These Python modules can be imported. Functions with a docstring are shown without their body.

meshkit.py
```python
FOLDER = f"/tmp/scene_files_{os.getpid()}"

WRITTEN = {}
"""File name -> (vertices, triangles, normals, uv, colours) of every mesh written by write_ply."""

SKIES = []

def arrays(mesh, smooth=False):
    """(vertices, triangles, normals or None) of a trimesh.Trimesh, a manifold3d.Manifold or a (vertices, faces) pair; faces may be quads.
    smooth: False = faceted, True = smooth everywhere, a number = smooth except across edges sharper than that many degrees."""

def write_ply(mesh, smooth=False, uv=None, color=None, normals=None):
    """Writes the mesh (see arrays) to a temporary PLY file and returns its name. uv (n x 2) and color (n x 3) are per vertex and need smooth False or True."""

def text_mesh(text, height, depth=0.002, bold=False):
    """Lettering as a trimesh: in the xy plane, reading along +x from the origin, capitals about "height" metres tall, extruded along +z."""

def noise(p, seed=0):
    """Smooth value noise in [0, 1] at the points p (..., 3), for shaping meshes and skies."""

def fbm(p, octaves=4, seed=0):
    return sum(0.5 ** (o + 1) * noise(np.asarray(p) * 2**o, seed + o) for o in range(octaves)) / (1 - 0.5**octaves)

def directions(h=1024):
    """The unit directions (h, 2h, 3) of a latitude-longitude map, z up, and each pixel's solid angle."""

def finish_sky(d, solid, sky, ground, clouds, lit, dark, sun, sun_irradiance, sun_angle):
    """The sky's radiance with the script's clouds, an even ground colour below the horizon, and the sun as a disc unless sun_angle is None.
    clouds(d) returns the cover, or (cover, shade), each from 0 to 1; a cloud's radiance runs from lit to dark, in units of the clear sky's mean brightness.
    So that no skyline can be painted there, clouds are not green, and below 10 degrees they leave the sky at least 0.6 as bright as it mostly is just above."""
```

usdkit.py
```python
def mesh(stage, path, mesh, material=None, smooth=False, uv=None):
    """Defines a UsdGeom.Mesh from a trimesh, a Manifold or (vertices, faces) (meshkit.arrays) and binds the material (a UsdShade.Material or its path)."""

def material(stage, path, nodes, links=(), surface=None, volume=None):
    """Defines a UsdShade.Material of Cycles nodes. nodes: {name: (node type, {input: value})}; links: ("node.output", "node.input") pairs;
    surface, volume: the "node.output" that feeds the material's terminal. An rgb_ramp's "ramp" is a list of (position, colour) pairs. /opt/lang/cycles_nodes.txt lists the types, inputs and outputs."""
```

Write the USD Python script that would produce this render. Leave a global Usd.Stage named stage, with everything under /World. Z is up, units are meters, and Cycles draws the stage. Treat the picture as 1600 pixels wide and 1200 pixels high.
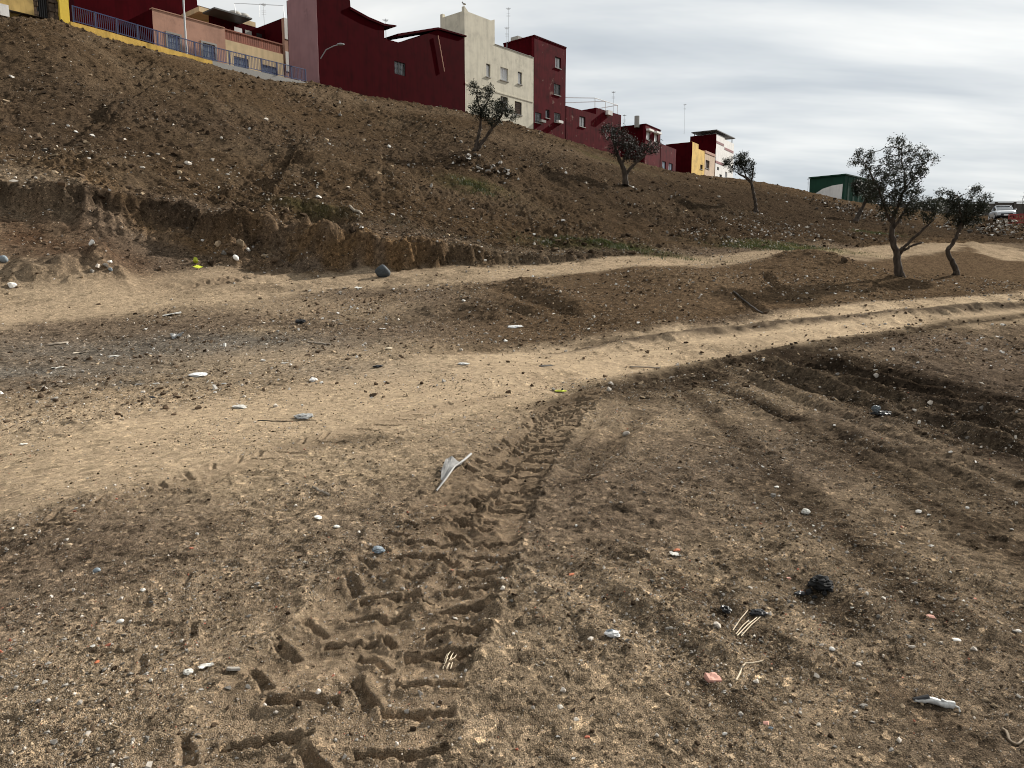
import math, random, time
import numpy as np
import trimesh, usdkit, meshkit
from pxr import Usd, UsdGeom, UsdLux, UsdShade, Sdf, Gf, Vt
from scipy.interpolate import RBFInterpolator, RectBivariateSpline
from scipy.spatial import ConvexHull, cKDTree
import shapely
from shapely.geometry import Polygon

T0 = time.time()
stage = Usd.Stage.CreateInMemory()
UsdGeom.SetStageUpAxis(stage, UsdGeom.Tokens.z)
UsdGeom.SetStageMetersPerUnit(stage, 1.0)
UsdGeom.Xform.Define(stage, '/World')
UsdGeom.Scope.Define(stage, '/World/Looks')

# ------------------------------------------------------------------ camera, sky, sun, exposure
FPX, PITCH, EYE = 1156.0, math.radians(8.3), 1.6          # focal length in pixels of the 1600 px wide photograph
cam = UsdGeom.Camera.Define(stage, '/World/Camera')
cam.CreateHorizontalApertureAttr(36.0)
cam.CreateVerticalApertureAttr(27.0)
cam.CreateFocalLengthAttr(36.0 * FPX / 1600.0)
cam.CreateClippingRangeAttr(Gf.Vec2f(0.05, 6000.0))
cam.CreateExposureAttr(0.78)
cx = UsdGeom.Xformable(cam)
cx.AddTranslateOp().Set(Gf.Vec3d(0, 0, EYE))
cx.AddRotateXOp().Set(90.0 - math.degrees(PITCH))

SUN_AZ = math.atan2(0.76, 0.65)                            # clockwise from +y
SUN_EL = math.radians(30)
SUN = np.array([math.sin(SUN_AZ) * math.cos(SUN_EL), math.cos(SUN_AZ) * math.cos(SUN_EL), math.sin(SUN_EL)])
sun = UsdLux.DistantLight.Define(stage, '/World/Sun')
sun.CreateIntensityAttr(1.25)
sun.CreateAngleAttr(0.6)
sun.CreateColorAttr(Gf.Vec3f(1.0, 0.95, 0.87))
sun.CreateNormalizeAttr(True)
_m = Gf.Matrix4d()
_m.SetRotate(Gf.Rotation(Gf.Vec3d(0, 0, 1), Gf.Vec3d(*map(float, SUN))))   # a light shines along -z
UsdGeom.Xformable(sun).AddTransformOp().Set(_m)

dome = UsdLux.DomeLight.Define(stage, '/World/sky')
dome.CreateIntensityAttr(1.0)
SKY_STRENGTH = 0.054
sky_mat = usdkit.material(stage, '/World/Looks/overcast_sky', {
    'sky': ('sky_texture', {'sky_type': 'single_scattering', 'sun_disc': False, 'sun_elevation': SUN_EL, 'sun_rotation': SUN_AZ, 'altitude': 100.0, 'air_density': 1.0, 'aerosol_density': 1.5, 'ozone_density': 1.0}),
    'tc': ('texture_coordinate', {}),
    'sep': ('separate_xyz', {}),
    'zc': ('math', {'math_type': 'maximum', 'value2': 0.0}),
    'zo': ('math', {'math_type': 'add', 'value2': 0.16}),
    'dx': ('math', {'math_type': 'divide'}), 'dy': ('math', {'math_type': 'divide'}),
    'pl': ('combine_xyz', {'z': 0.0}),
    'map1': ('mapping', {'rotation': (0, 0, 0.35), 'scale': (0.55, 1.5, 1.0)}),
    'map2': ('mapping', {'rotation': (0, 0, 0.2), 'scale': (0.30, 0.75, 1.0), 'location': (3.1, 1.7, 0)}),
    'n1': ('noise_texture', {'scale': 1.3, 'detail': 7.0, 'roughness': 0.52, 'distortion': 0.25}),
    'n2': ('noise_texture', {'scale': 0.8, 'detail': 3.0, 'roughness': 0.45}),
    'sum': ('math', {'math_type': 'multiply_add', 'value2': 0.60}),
    'n2s': ('math', {'math_type': 'multiply', 'value2': 0.40}),
    # cloud sheet: shaded grey blue undersides to bright thin veil
    'ramp': ('rgb_ramp', {'ramp': [(0.0, (4.8, 5.35, 5.9)), (0.38, (5.7, 6.2, 6.65)), (0.45, (7.1, 7.5, 7.75)), (0.52, (8.9, 9.1, 9.05)), (0.60, (11.0, 11.0, 10.7)), (1.0, (12.6, 12.5, 12.1))]}),
    'dot': ('vector_math', {'math_type': 'dot_product', 'vector2': tuple(map(float, SUN))}),
    'glow': ('map_range', {'from_min': -0.15, 'from_max': 1.0, 'to_min': 0.72, 'to_max': 1.18, 'clamp': True}),
    'clouds': ('vector_math', {'math_type': 'scale'}),
    'mix': ('mix', {'fac': 0.93}),
    'bg': ('background_shader', {'strength': SKY_STRENGTH}),
}, [('tc.generated', 'sep.vector'), ('sep.z', 'zc.value1'), ('zc.value', 'zo.value1'),
    ('sep.x', 'dx.value1'), ('zo.value', 'dx.value2'), ('sep.y', 'dy.value1'), ('zo.value', 'dy.value2'),
    ('dx.value', 'pl.x'), ('dy.value', 'pl.y'), ('pl.vector', 'map1.vector'), ('pl.vector', 'map2.vector'),
    ('map1.vector', 'n1.vector'), ('map2.vector', 'n2.vector'), ('n1.fac', 'sum.value1'), ('n2.fac', 'n2s.value1'), ('n2s.value', 'sum.value3'),
    ('sum.value', 'ramp.fac'), ('tc.generated', 'dot.vector1'), ('dot.value', 'glow.value'), ('ramp.color', 'clouds.vector1'), ('glow.result', 'clouds.scale'),
    ('sky.color', 'mix.color1'), ('clouds.vector', 'mix.color2'), ('mix.color', 'bg.color')], surface='bg.background')
UsdShade.MaterialBindingAPI.Apply(dome.GetPrim()).Bind(sky_mat)

# ------------------------------------------------------------------ pixel rays of the survey (photograph pixels, 1600 x 1200)
CP, SP = math.cos(PITCH), math.sin(PITCH)


def ray(px, py):
    a, b = (np.asarray(px, float) - 800.0) / FPX, (600.0 - np.asarray(py, float)) / FPX
    return np.stack([a, CP + b * SP, -SP + b * CP], -1)


def at(px, py, Y):
    d = ray(px, py)
    t = np.asarray(Y, float) / d[..., 1]
    return np.array([0, 0, EYE]) + d * t[..., None]


# ------------------------------------------------------------------ terrain: survey points (pixel, distance ahead) and free points
SURVEY = [
    # near flat
    (100, 1150, 2.45), (800, 1180, 2.32), (1500, 1150, 2.45), (0, 900, 3.85), (400, 900, 3.82), (800, 900, 3.8), (1200, 900, 3.82),
    (0, 750, 5.75), (400, 750, 5.7), (800, 750, 5.65), (1100, 720, 6.1), (0, 650, 8.2), (400, 650, 8.1), (800, 650, 8.0),
    (0, 600, 10.3), (300, 600, 10.2), (700, 600, 10.2), (0, 540, 13.6), (300, 540, 13.6), (650, 540, 13.4),
    (0, 480, 16.2), (300, 480, 17.0), (600, 490, 17.5), (0, 440, 17.8), (250, 440, 19.6), (500, 430, 21.3), (750, 428, 22.3),
    # right foreground falling a little to the right
    (1600, 900, 3.9), (1600, 800, 5.15), (1400, 800, 5.0), (1600, 700, 7.5), (1350, 680, 7.4), (1150, 640, 8.4), (1600, 640, 10.0), (1400, 620, 9.8), (1250, 600, 10.6), (1600, 560, 13.4), (1450, 560, 12.6),
    # lower road
    (850, 590, 10.9), (950, 570, 12.0), (1100, 540, 13.6), (1250, 512, 15.4), (1400, 490, 17.4), (1600, 470, 20.0), (1800, 462, 22.0),
    (900, 515, 15.6), (1100, 500, 16.6), (1300, 476, 19.0),
    # slope between the road and the upper track
    (820, 470, 18.6), (900, 440, 20.6), (1000, 425, 22.0), (1100, 425, 23.2), (1200, 420, 24.5), (1300, 415, 25.5), (1405, 440, 24.0), (1490, 435, 25.5), (1600, 435, 26.5),
    # upper track
    (900, 415, 24.0), (1100, 406, 27.5), (1300, 394, 32.0), (1440, 380, 40.0), (1500, 368, 50.0), (1600, 400, 37.0), (1545, 384, 43.0), (1470, 395, 36),
    # right bank under the car
    (1600, 368, 60.0), (1560, 344, 76.0), (1640, 344, 76.0), (1450, 352, 66.0), (1480, 342, 80.0), (1700, 380, 55.0), (1800, 344, 78.0), (1800, 400, 40.0),
]
HILL = [  # hill surface above the cut bank
    (0, 275, 21.6), (120, 280, 22.2), (300, 310, 23.6), (420, 325, 24.0), (520, 330, 24.6), (640, 355, 24.6), (800, 375, 26.3), (950, 380, 27.5), (1150, 378, 32.0), (1280, 370, 38.0),
    (0, 150, 29.5), (200, 200, 29.0), (200, 120, 37.0), (400, 230, 31.0), (600, 270, 31.0), (740, 246, 38.0), (860, 290, 36.5), (977, 296, 42.0), (1060, 330, 40.5), (1180, 331, 47.0), (1335, 345, 55.0), (1380, 330, 70.0),
    (600, 205, 45.0), (500, 180, 44.5),
    (0, 24, 39.8), (115, 38, 42.4), (290, 88, 47.0), (470, 128, 53.5), (500, 132, 55.0), (600, 154, 59.8), (727, 182, 66.5), (833, 211, 73.5), (884, 226, 77.4), (970, 248, 85.0), (1032, 267, 93), (1103, 280, 113), (1145, 287, 127), (1210, 300, 118), (1280, 306, 100), (1340, 318, 88), (1400, 322, 92),
]
H1 = np.array([at(*q) for q in SURVEY]); H2 = np.array([at(*q) for q in HILL])
FREE = np.array([
    (0, 0, 0), (-2, 0.5, 0), (2, 0.5, -.01), (-5, -3, .1), (5, -3, -.15), (0, -12, -.5), (14, -14, -1.2), (-18, -8, 2.0), (-16, 6, 1.2), (16, 5, -.7), (-30, -5, 7), (30, 0, -1.5), (0, -40, -1), (-40, -40, 8), (40, -40, -3), (45, 25, 0.5), (-22, 15, 5.5), (-30, 24, 12.5), (-40, 33, 15.2), (-50, 5, 15),
    (-34, 52, 15.6), (-20, 64, 15.8), (-4, 80, 16), (10, 94, 16.4), (30, 120, 16.8), (42, 150, 16.8), (-60, 70, 16), (-20, 120, 16.5), (60, 150, 12.5), (80, 110, 9.5), (62, 95, 9.0), (100, 90, 8), (80, 60, 5.5), (-80, 30, 15.5), (0, 300, 16), (150, 250, 11), (-200, 200, 16), (200, 50, 5), (-200, 0, 14), (0, -200, -3), (200, -200, -5), (-200, -200, 6), (300, 300, 9), (-100, 300, 16)])


def compress(X, Y):
    R = np.hypot(X, Y) + 1e-9
    k = np.log1p(R / 3.0) / R
    return np.stack([X * k, Y * k], -1)


# bank: a cut step along a line; hill points carry it, so it is taken off before the smooth surface is fitted
BANK_PX = [(-500, 320, 21.0, .5), (-120, 318, 20.9, .5), (0, 312, 21.0, .55), (120, 312, 21.6, .75), (230, 322, 22.0, .75), (310, 352, 22.2, .85), (400, 400, 22.3, 1.3), (480, 406, 22.6, 1.45), (600, 411, 22.9, .80), (700, 411, 23.3, .48), (800, 409, 23.9, .30), (900, 407, 24.8, .16), (1000, 404, 26.2, .06), (1100, 400, 28.2, .02), (1250, 392, 31.5, .02), (1330, 386, 34.5, 0)]
BANK = np.array([at(p[0], p[1], p[2])[:2] for p in BANK_PX]); BANK_H = np.array([p[3] for p in BANK_PX])


def polydist(X, Y, line, vals=None):
    """Signed distance (left of the line's direction positive), distance along, and a value carried by the line's points."""
    line = np.asarray(line, float)[:, :2]
    best = np.full(X.shape, 1e9); sgn = np.zeros(X.shape); along = np.zeros(X.shape); val = np.zeros(X.shape)
    s0 = 0.0
    for i in range(len(line) - 1):
        a, b = line[i], line[i + 1]
        d = b - a; L = math.hypot(*d)
        t = np.clip(((X - a[0]) * d[0] + (Y - a[1]) * d[1]) / (L * L), 0, 1)
        ex, ey = X - (a[0] + t * d[0]), Y - (a[1] + t * d[1])
        q = ex * ex + ey * ey
        m = q < best
        best = np.where(m, q, best)
        sgn = np.where(m, np.sign(d[0] * ey - d[1] * ex), sgn)
        along = np.where(m, s0 + t * L, along)
        if vals is not None:
            val = np.where(m, vals[i] + t * (vals[i + 1] - vals[i]), val)
        s0 += L
    return np.sqrt(best) * np.where(sgn == 0, 1, sgn), along, val


def sstep(a, b, x):
    t = np.clip((x - a) / (b - a), 0, 1)
    return t * t * (3 - 2 * t)


def n2(X, Y, scale, seed=0, octaves=1):
    p = np.stack([X * scale, Y * scale, np.full(X.shape, seed * 7.31)], -1)
    return meshkit.fbm(p, octaves, seed) if octaves > 1 else meshkit.noise(p, seed)


def bank(X, Y, wob=True):
    d, s, h = polydist(X, Y, BANK, BANK_H)
    steep = .12 + .20 * h
    if wob:
        d = d + (n2(X, Y, .40, 3, 3) - .5) * 2.4 * sstep(0, 1.0, h) + (n2(X, Y, 2.2, 4, 3) - .5) * .8 + (n2(X, Y, 7.0, 6, 2) - .5) * .22
        slump = sstep(.48, .66, n2(X, Y, .33, 5, 2))
        steep = steep * (1 + 5.5 * slump)
        d = d + slump * .35 * h
    up = sstep(-.05, steep, d)
    # a strip of fallen earth at the toe
    return h * up * (1 - sstep(7, 20, d)), d, h


def fit():
    b, _, _ = bank(H2[:, 0], H2[:, 1], False)
    P = np.vstack([H1, FREE, H2 - np.stack([0 * b, 0 * b, b], -1)])
    C = compress(P[:, 0], P[:, 1])
    rbf = RBFInterpolator(C, P[:, 2], kernel='thin_plate_spline', smoothing=0.004)
    g = np.linspace(-5.9, 5.9, 260)
    U, V = np.meshgrid(g, g, indexing='ij')
    Z = rbf(np.stack([U.ravel(), V.ravel()], -1)).reshape(U.shape)
    return RectBivariateSpline(g, g, Z)


BASE = fit()


def base(X, Y):
    c = compress(X, Y)
    c = np.clip(c, -5.85, 5.85)
    return BASE.ev(c[..., 0], c[..., 1])


def rough_height(X, Y):
    return base(X, Y) + bank(X, Y)[0]


def ground_hit(px, py, height=rough_height):
    """Points of the terrain seen at these pixels."""
    px, py = np.atleast_1d(np.asarray(px, float)), np.atleast_1d(np.asarray(py, float))
    d = ray(px, py)
    Ys = np.geomspace(1.6, 160, 420)
    t = Ys[None] / d[:, 1:2]
    X = d[:, :1] * t; Z = EYE + d[:, 2:3] * t
    Yg = np.broadcast_to(Ys[None], X.shape)
    diff = Z - height(X, Yg)
    below = diff < 0
    k = np.where(below.any(1), below.argmax(1), len(Ys) - 1)
    k = np.maximum(k, 1); r = np.arange(len(px))
    d0, d1 = diff[r, k - 1], diff[r, k]
    w = np.clip(d0 / (d0 - d1 + 1e-12), 0, 1)
    Yh = Ys[k - 1] * (1 - w) + Ys[k] * w
    Xh = d[:, 0] / d[:, 1] * Yh
    return np.stack([Xh, Yh, height(Xh, Yh)], -1)


def trace(pts):
    """A pixel polyline on the ground, as world points."""
    pts = np.asarray(pts, float)
    return ground_hit(pts[:, 0], pts[:, 1])

# ------------------------------------------------------------------ terrain: ruts, ridges, tyre prints
def prep(items):
    return [(trace(i[0]),) + tuple(i[1:]) for i in items]


RUTS = prep([  # line, half width, depth, berm at its sides
    ([(450, 556), (700, 549), (850, 546), (1000, 524), (1200, 499), (1400, 481), (1600, 466), (1750, 460)], .30, .055, .035),
    ([(600, 640), (750, 615), (850, 600), (950, 580), (1100, 553), (1300, 523), (1450, 502), (1600, 483), (1750, 474)], .30, .055, .035),
    ([(1225, 552), (1300, 573), (1400, 602), (1500, 636), (1600, 674), (1750, 720)], .34, .14, .06),
    ([(1180, 572), (1260, 600), (1350, 632), (1450, 666), (1600, 714), (1750, 760)], .22, .12, .05),
    ([(1330, 562), (1420, 588), (1520, 617), (1600, 640), (1750, 680)], .26, .11, .04),
    ([(1210, 560), (1300, 592), (1420, 642), (1520, 680), (1640, 735)], .10, .07, .04),
    ([(1260, 556), (1360, 582), (1470, 612), (1640, 655)], .14, .10, .05),
    ([(1150, 580), (1240, 622), (1350, 668), (1500, 730), (1640, 790)], .11, .05, .03),
    ([(1120, 600), (1230, 660), (1380, 735), (1640, 860)], .08, .02, .015),
    ([(1390, 545), (1450, 575), (1540, 600), (1640, 622)], .12, .05, .03),
    ([(1290, 590), (1400, 628), (1500, 664), (1620, 705)], .10, .07, .04),
    ([(1100, 590), (1200, 640), (1350, 700), (1500, 762), (1620, 800)], .15, .055, .03),
    ([(1150, 610), (1280, 690), (1420, 770), (1620, 880)], .10, .022, .015),
    ([(1060, 600), (1150, 690), (1260, 790), (1330, 850), (1450, 960), (1620, 1100)], .10, .022, .015),
    ([(1140, 720), (1240, 800), (1330, 880), (1440, 990)], .08, .018, .012),
    ([(1480, 900), (1560, 960), (1640, 1030)], .09, .018, .012),
    ([(1180, 840), (1270, 930), (1400, 1060)], .10, .02, .012),
    ([(1080, 900), (1180, 1000), (1280, 1100)], .09, .015, .012),
    ([(850, 880), (1000, 990), (1100, 1060)], .10, .02, .02),
    ([(1010, 650), (960, 690), (915, 730), (890, 760)], .10, .03, .03),
    ([(765, 444), (800, 457), (850, 478), (905, 499)], .22, .07, .03),
    ([(690, 470), (760, 480), (850, 492)], .25, .10, .05),
    ([(1140, 452), (1165, 472), (1192, 494)], .14, .15, .05),
    ([(1190, 428), (1215, 450), (1240, 472)], .14, .12, .04),
    ([(930, 535), (1000, 524), (1100, 512)], .12, .05, .02),
    ([(430, 195), (460, 240), (490, 290), (530, 340)], .30, .06, .03),
    ([(545, 270), (580, 310), (600, 345)], .25, .05, .03),
    ([(1040, 300), (1085, 330), (1120, 360)], .35, .12, .06),
    ([(300, 120), (360, 170), (400, 230)], .4, .09, .05),
    ([(820, 250), (880, 290), (930, 330)], .4, .10, .05),
    ([(100, 130), (150, 180), (210, 240)], .35, .03, .02),
    ([(230, 455), (330, 443), (460, 436), (560, 428)], .22, .05, .04),
    ([(230, 475), (400, 455), (520, 448), (700, 436)], .22, .05, .04),
    ([(1000, 414), (1150, 406), (1300, 397), (1430, 384)], .25, .05, .04),
    ([(1500, 366), (1550, 385), (1610, 410)], .35, .04, .03),
    ([(1480, 368), (1530, 388), (1600, 425)], .35, .04, .03),
])
RIDGES = prep([  # line, half width, height, roughness
    ([(860, 552), (950, 538), (1060, 527), (1200, 512), (1400, 492), (1600, 475)], .26, .085, 1.0),
    ([(795, 436), (830, 443), (870, 462), (915, 488)], .42, .14, .5),
    ([(640, 490), (720, 478), (800, 500)], .50, .10, 1.0),
    ([(880, 640), (930, 622), (1000, 606), (1080, 590), (1180, 572), (1250, 556)], .30, .10, 1.0),
    ([(560, 350), (640, 347), (800, 350), (950, 356), (1100, 352)], .40, .12, .5),
    ([(1250, 575), (1340, 605), (1450, 645), (1600, 693)], .14, .10, .8),
    ([(0, 425), (60, 428), (130, 420), (190, 415)], .7, .30, .8),
    ([(340, 400), (400, 405), (440, 412)], .5, .18, .8),
    ([(40, 330), (130, 345), (230, 365), (330, 392)], .5, .22, .8),
    ([(1460, 395), (1530, 400), (1600, 420)], 1.4, .08, .2),
])
LIP = trace([(860, 634), (900, 620), (950, 604), (1050, 580), (1150, 562), (1250, 544), (1400, 516), (1500, 497), (1600, 486), (1800, 474)])
BUMPS = [(trace([q[:2]])[0], q[2], q[3]) for q in [(1275, 412, 1.6, .45), (1230, 425, 1.2, .2), (1060, 440, 1.5, .2), (740, 252, 1.4, .35), (980, 297, 1.2, .2), (160, 412, .6, .22), (370, 382, .6, .2), (1405, 440, .9, .12), (1490, 436, .9, .12), (560, 427, .45, .10), (930, 640, .5, .08)]]

TRACKS = [  # line, half width, spacing, lug length, lug half width, depth, gate, seed
    ([(480, 1330), (560, 1180), (612, 1090), (655, 1010), (695, 935), (738, 860), (772, 795), (805, 742), (838, 697), (872, 658), (930, 622)], .24, .215, .31, .024, .056, 1.0, 1),
    ([(200, 1300), (370, 1145), (465, 1055), (545, 970), (602, 900), (655, 838), (712, 778), (768, 728), (822, 682), (880, 640)], .24, .23, .30, .022, .044, .78, 2),
    ([(-60, 1130), (60, 1050), (180, 985), (300, 925), (420, 870)], .22, .26, .24, .016, .016, .5, 3),
    ([(60, 820), (140, 795), (250, 768), (350, 732), (470, 695), (600, 660), (720, 632), (830, 612)], .22, .27, .34, .022, .030, .62, 4),
    ([(120, 1210), (200, 1100), (300, 1010), (400, 950)], .22, .26, .26, .018, .022, .6, 5),
    ([(300, 447), (340, 440), (400, 432), (450, 426)], .22, .30, .22, .05, .06, 1.0, 6),
    ([(420, 500), (480, 486), (560, 470), (640, 458)], .22, .30, .22, .05, .05, .7, 7),
]


def lug_list():
    out, beds = [], []
    for line, hw, gap, length, half, depth, gate, seed in TRACKS:
        rng = random.Random(seed)
        w = trace(line)
        seg = np.linalg.norm(np.diff(w[:, :2], axis=0), axis=1)
        s = np.concatenate([[0], np.cumsum(seg)])
        beds.append((w, hw, depth))
        n = int(s[-1] / gap)
        for side in (1, -1):
            for k in range(n):
                if rng.random() > gate * (1.0 if side > 0 else .8):
                    continue
                ss = (k + (.5 if side < 0 else 0)) * gap + rng.uniform(-.02, .02)
                p = np.array([np.interp(ss, s, w[:, 0]), np.interp(ss, s, w[:, 1])])
                q = np.array([np.interp(ss + .1, s, w[:, 0]), np.interp(ss + .1, s, w[:, 1])]) - p
                q /= np.linalg.norm(q) + 1e-9
                c = np.array([q[1], -q[0]]) * side                  # outwards
                beta = math.radians(rng.uniform(10, 26) if side > 0 else rng.uniform(34, 58))
                ax = c * math.cos(beta) + q * math.sin(beta)
                L = length * rng.uniform(.8, 1.1) * (1.0 if side > 0 else .78)
                mid = p + c * (hw * .54 + rng.uniform(-.02, .02)) + q * .03
                out.append((mid[0], mid[1], ax[0], ax[1], L / 2, half * rng.uniform(.75, 1.25), depth * rng.uniform(.75, 1.15) * (1.0 if side > 0 else .66)))
    return out, beds


LUGS, BEDS = lug_list()


def features(X, Y):
    z = np.zeros(X.shape)
    wv = (n2(X, Y, 3.2, 11, 2) - .5)
    wv2 = (n2(X, Y, .8, 12, 2) - .5)

    def near(line, r):
        lo, hi = line[:, :2].min(0) - r, line[:, :2].max(0) + r
        return (X > lo[0]) & (X < hi[0]) & (Y > lo[1]) & (Y < hi[1])
    for line, w, dep, berm in RUTS:
        m = near(line, 6 * w)
        if not m.any():
            continue
        d, s, _ = polydist(X[m], Y[m], line)
        total = np.linalg.norm(np.diff(line[:, :2], axis=0), axis=1).sum()
        end = sstep(0, .12 * total, s) * sstep(0, .12 * total, total - s)
        d = np.abs(d + wv[m] * w * 1.3 + wv2[m] * w * 1.2)
        e = .65 + 1.0 * (wv2[m] + .5 * wv[m] + .35)
        z[m] += end * e * (-dep * np.exp(-(d / w) ** 2) + berm * np.exp(-((d - 1.9 * w) / (.75 * w)) ** 2))
    for line, w, hgt, rgh in RIDGES:
        m = near(line, 5 * w)
        if not m.any():
            continue
        d, s, _ = polydist(X[m], Y[m], line)
        total = np.linalg.norm(np.diff(line[:, :2], axis=0), axis=1).sum()
        end = sstep(0, .15 * total, s) * sstep(0, .15 * total, total - s)
        d = np.abs(d + wv[m] * w * 1.2 + wv2[m] * w)
        z[m] += end * hgt * np.exp(-(d / w) ** 2) * (1 + rgh * 1.3 * (wv[m] + wv2[m]))
    m = near(LIP, 4)
    if m.any():
        d, s, _ = polydist(X[m], Y[m], LIP)
        d = -(d + wv[m] * .10 + wv2[m] * .25)                                       # the camera's side of the road edge
        z[m] += sstep(.2, 2.5, s) * -.08 * sstep(-.04, .22, d) * np.exp(-np.maximum(d, 0) / 1.3) + sstep(.2, 2.5, s) * .022 * np.exp(-((d + .12) / .16) ** 2) * (1 + .8 * wv[m])
    for p, r, hgt in BUMPS:
        q = ((X - p[0]) ** 2 + (Y - p[1]) ** 2) / (r * r)
        z += np.where(q < 9, hgt * np.exp(-q) * (1 + wv * .8), 0)
    return z


def bed_mask(X, Y):
    out = np.zeros(X.shape)
    sel = np.nonzero((Y < 14) & (Y > .5) & (np.abs(X) < 8))
    x, y = X[sel], Y[sel]
    o = np.zeros(x.shape)
    for w, hw, dep in BEDS[:2]:
        d = np.abs(polydist(x, y, w)[0])
        o = np.maximum(o, 1 - sstep(hw * .9, hw * 1.4, d))
    out[sel] = o
    return out


def prints(X, Y):
    """Tyre prints: pressed beds with sharp lug slots and crumbled rims. Returns (height, how pressed 0..1)."""
    z = np.zeros(X.shape); pressed = np.zeros(X.shape)
    sel = np.nonzero((Y < 25) & (Y > .5))
    if not len(sel[0]):
        return z, pressed
    x, y = X[sel], Y[sel]
    nz, pr = np.zeros(x.shape), np.zeros(x.shape)
    jag = (n2(x, y, 14, 21, 2) - .5); jag2 = (n2(x, y, 45, 22, 2) - .5); gate = n2(x, y, 2.4, 23, 2)
    for w, hw, dep in BEDS:
        lo, hi = w[:, :2].min(0) - .6, w[:, :2].max(0) + .6
        m = (x > lo[0]) & (x < hi[0]) & (y > lo[1]) & (y < hi[1])
        d, s, _ = polydist(x[m], y[m], w)
        d = np.abs(d) + jag[m] * .10
        inside = 1 - sstep(hw * .9, hw * 1.15, d)
        k = dep / .05
        nz[m] += k * (-.010 * inside + .009 * np.exp(-((d - hw * 1.22) / .05) ** 2) * (1 + 1.5 * jag[m]))
        pr[m] = np.maximum(pr[m], inside * min(1, k))
    tree = cKDTree(np.stack([x, y], -1))
    for lx, ly, ax, ay, hl, hwid, dep in LUGS:
        idx = np.asarray(tree.query_ball_point((lx, ly), hl + .14), int)
        if not len(idx):
            continue
        ex, ey = x[idx] - lx, y[idx] - ly
        u, v = np.abs(ex * ax + ey * ay), ex * -ay + ey * ax
        v = v + jag[idx] * .026
        sd = np.maximum(u - hl + jag[idx] * .05, np.abs(v) - hwid) + jag2[idx] * .020
        g = sstep(.22, .36, gate[idx])
        slot = 1 - sstep(-.012, .008, sd)
        rim = np.exp(-(np.maximum(sd - .012, 0) / .022) ** 2) * (1 - slot)
        nz[idx] += g * (-dep * slot + dep * .34 * rim * (1 + 1.8 * jag2[idx] + 1.6 * jag[idx]))
        pr[idx] = np.maximum(pr[idx], slot)
    z[sel], pressed[sel] = nz, pr
    return z, pressed


ROAD = trace([(1900, 457), (1700, 468), (1600, 475), (1400, 491), (1250, 512), (1100, 535), (950, 558), (850, 575), (700, 600), (500, 640), (300, 690), (100, 730), (-200, 780)])
ROAD_W = np.array([1.5, 1.5, 1.45, 1.4, 1.4, 1.5, 1.7, 1.8, 1.7, 1.5, 1.4, 1.3, 1.2])
TRACK = trace([(1610, 408), (1540, 382), (1480, 374), (1440, 384), (1300, 398), (1100, 409), (900, 418), (700, 425), (550, 433), (400, 445), (200, 462), (0, 482), (-200, 495)])
TRACK_W = np.array([1.6, 1.5, 1.5, 1.6, 1.5, 1.4, 1.3, 1.3, 1.5, 1.6, 1.5, 1.3, 1.2])


def ground_masks(X, Y):
    dr, _, wr = polydist(X, Y, ROAD, ROAD_W)
    dt, _, wt = polydist(X, Y, TRACK, TRACK_W)
    wob = (n2(X, Y, 1.1, 31, 3) - .5)
    road = 1 - sstep(-.35, .35, np.abs(dr) - wr + wob * 1.0)
    track = 1 - sstep(-.45, .45, np.abs(dt) - wt + wob * 1.2)
    bd = bank(X, Y)[1]
    return road, track * (1 - sstep(-.5, .1, bd))


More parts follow.
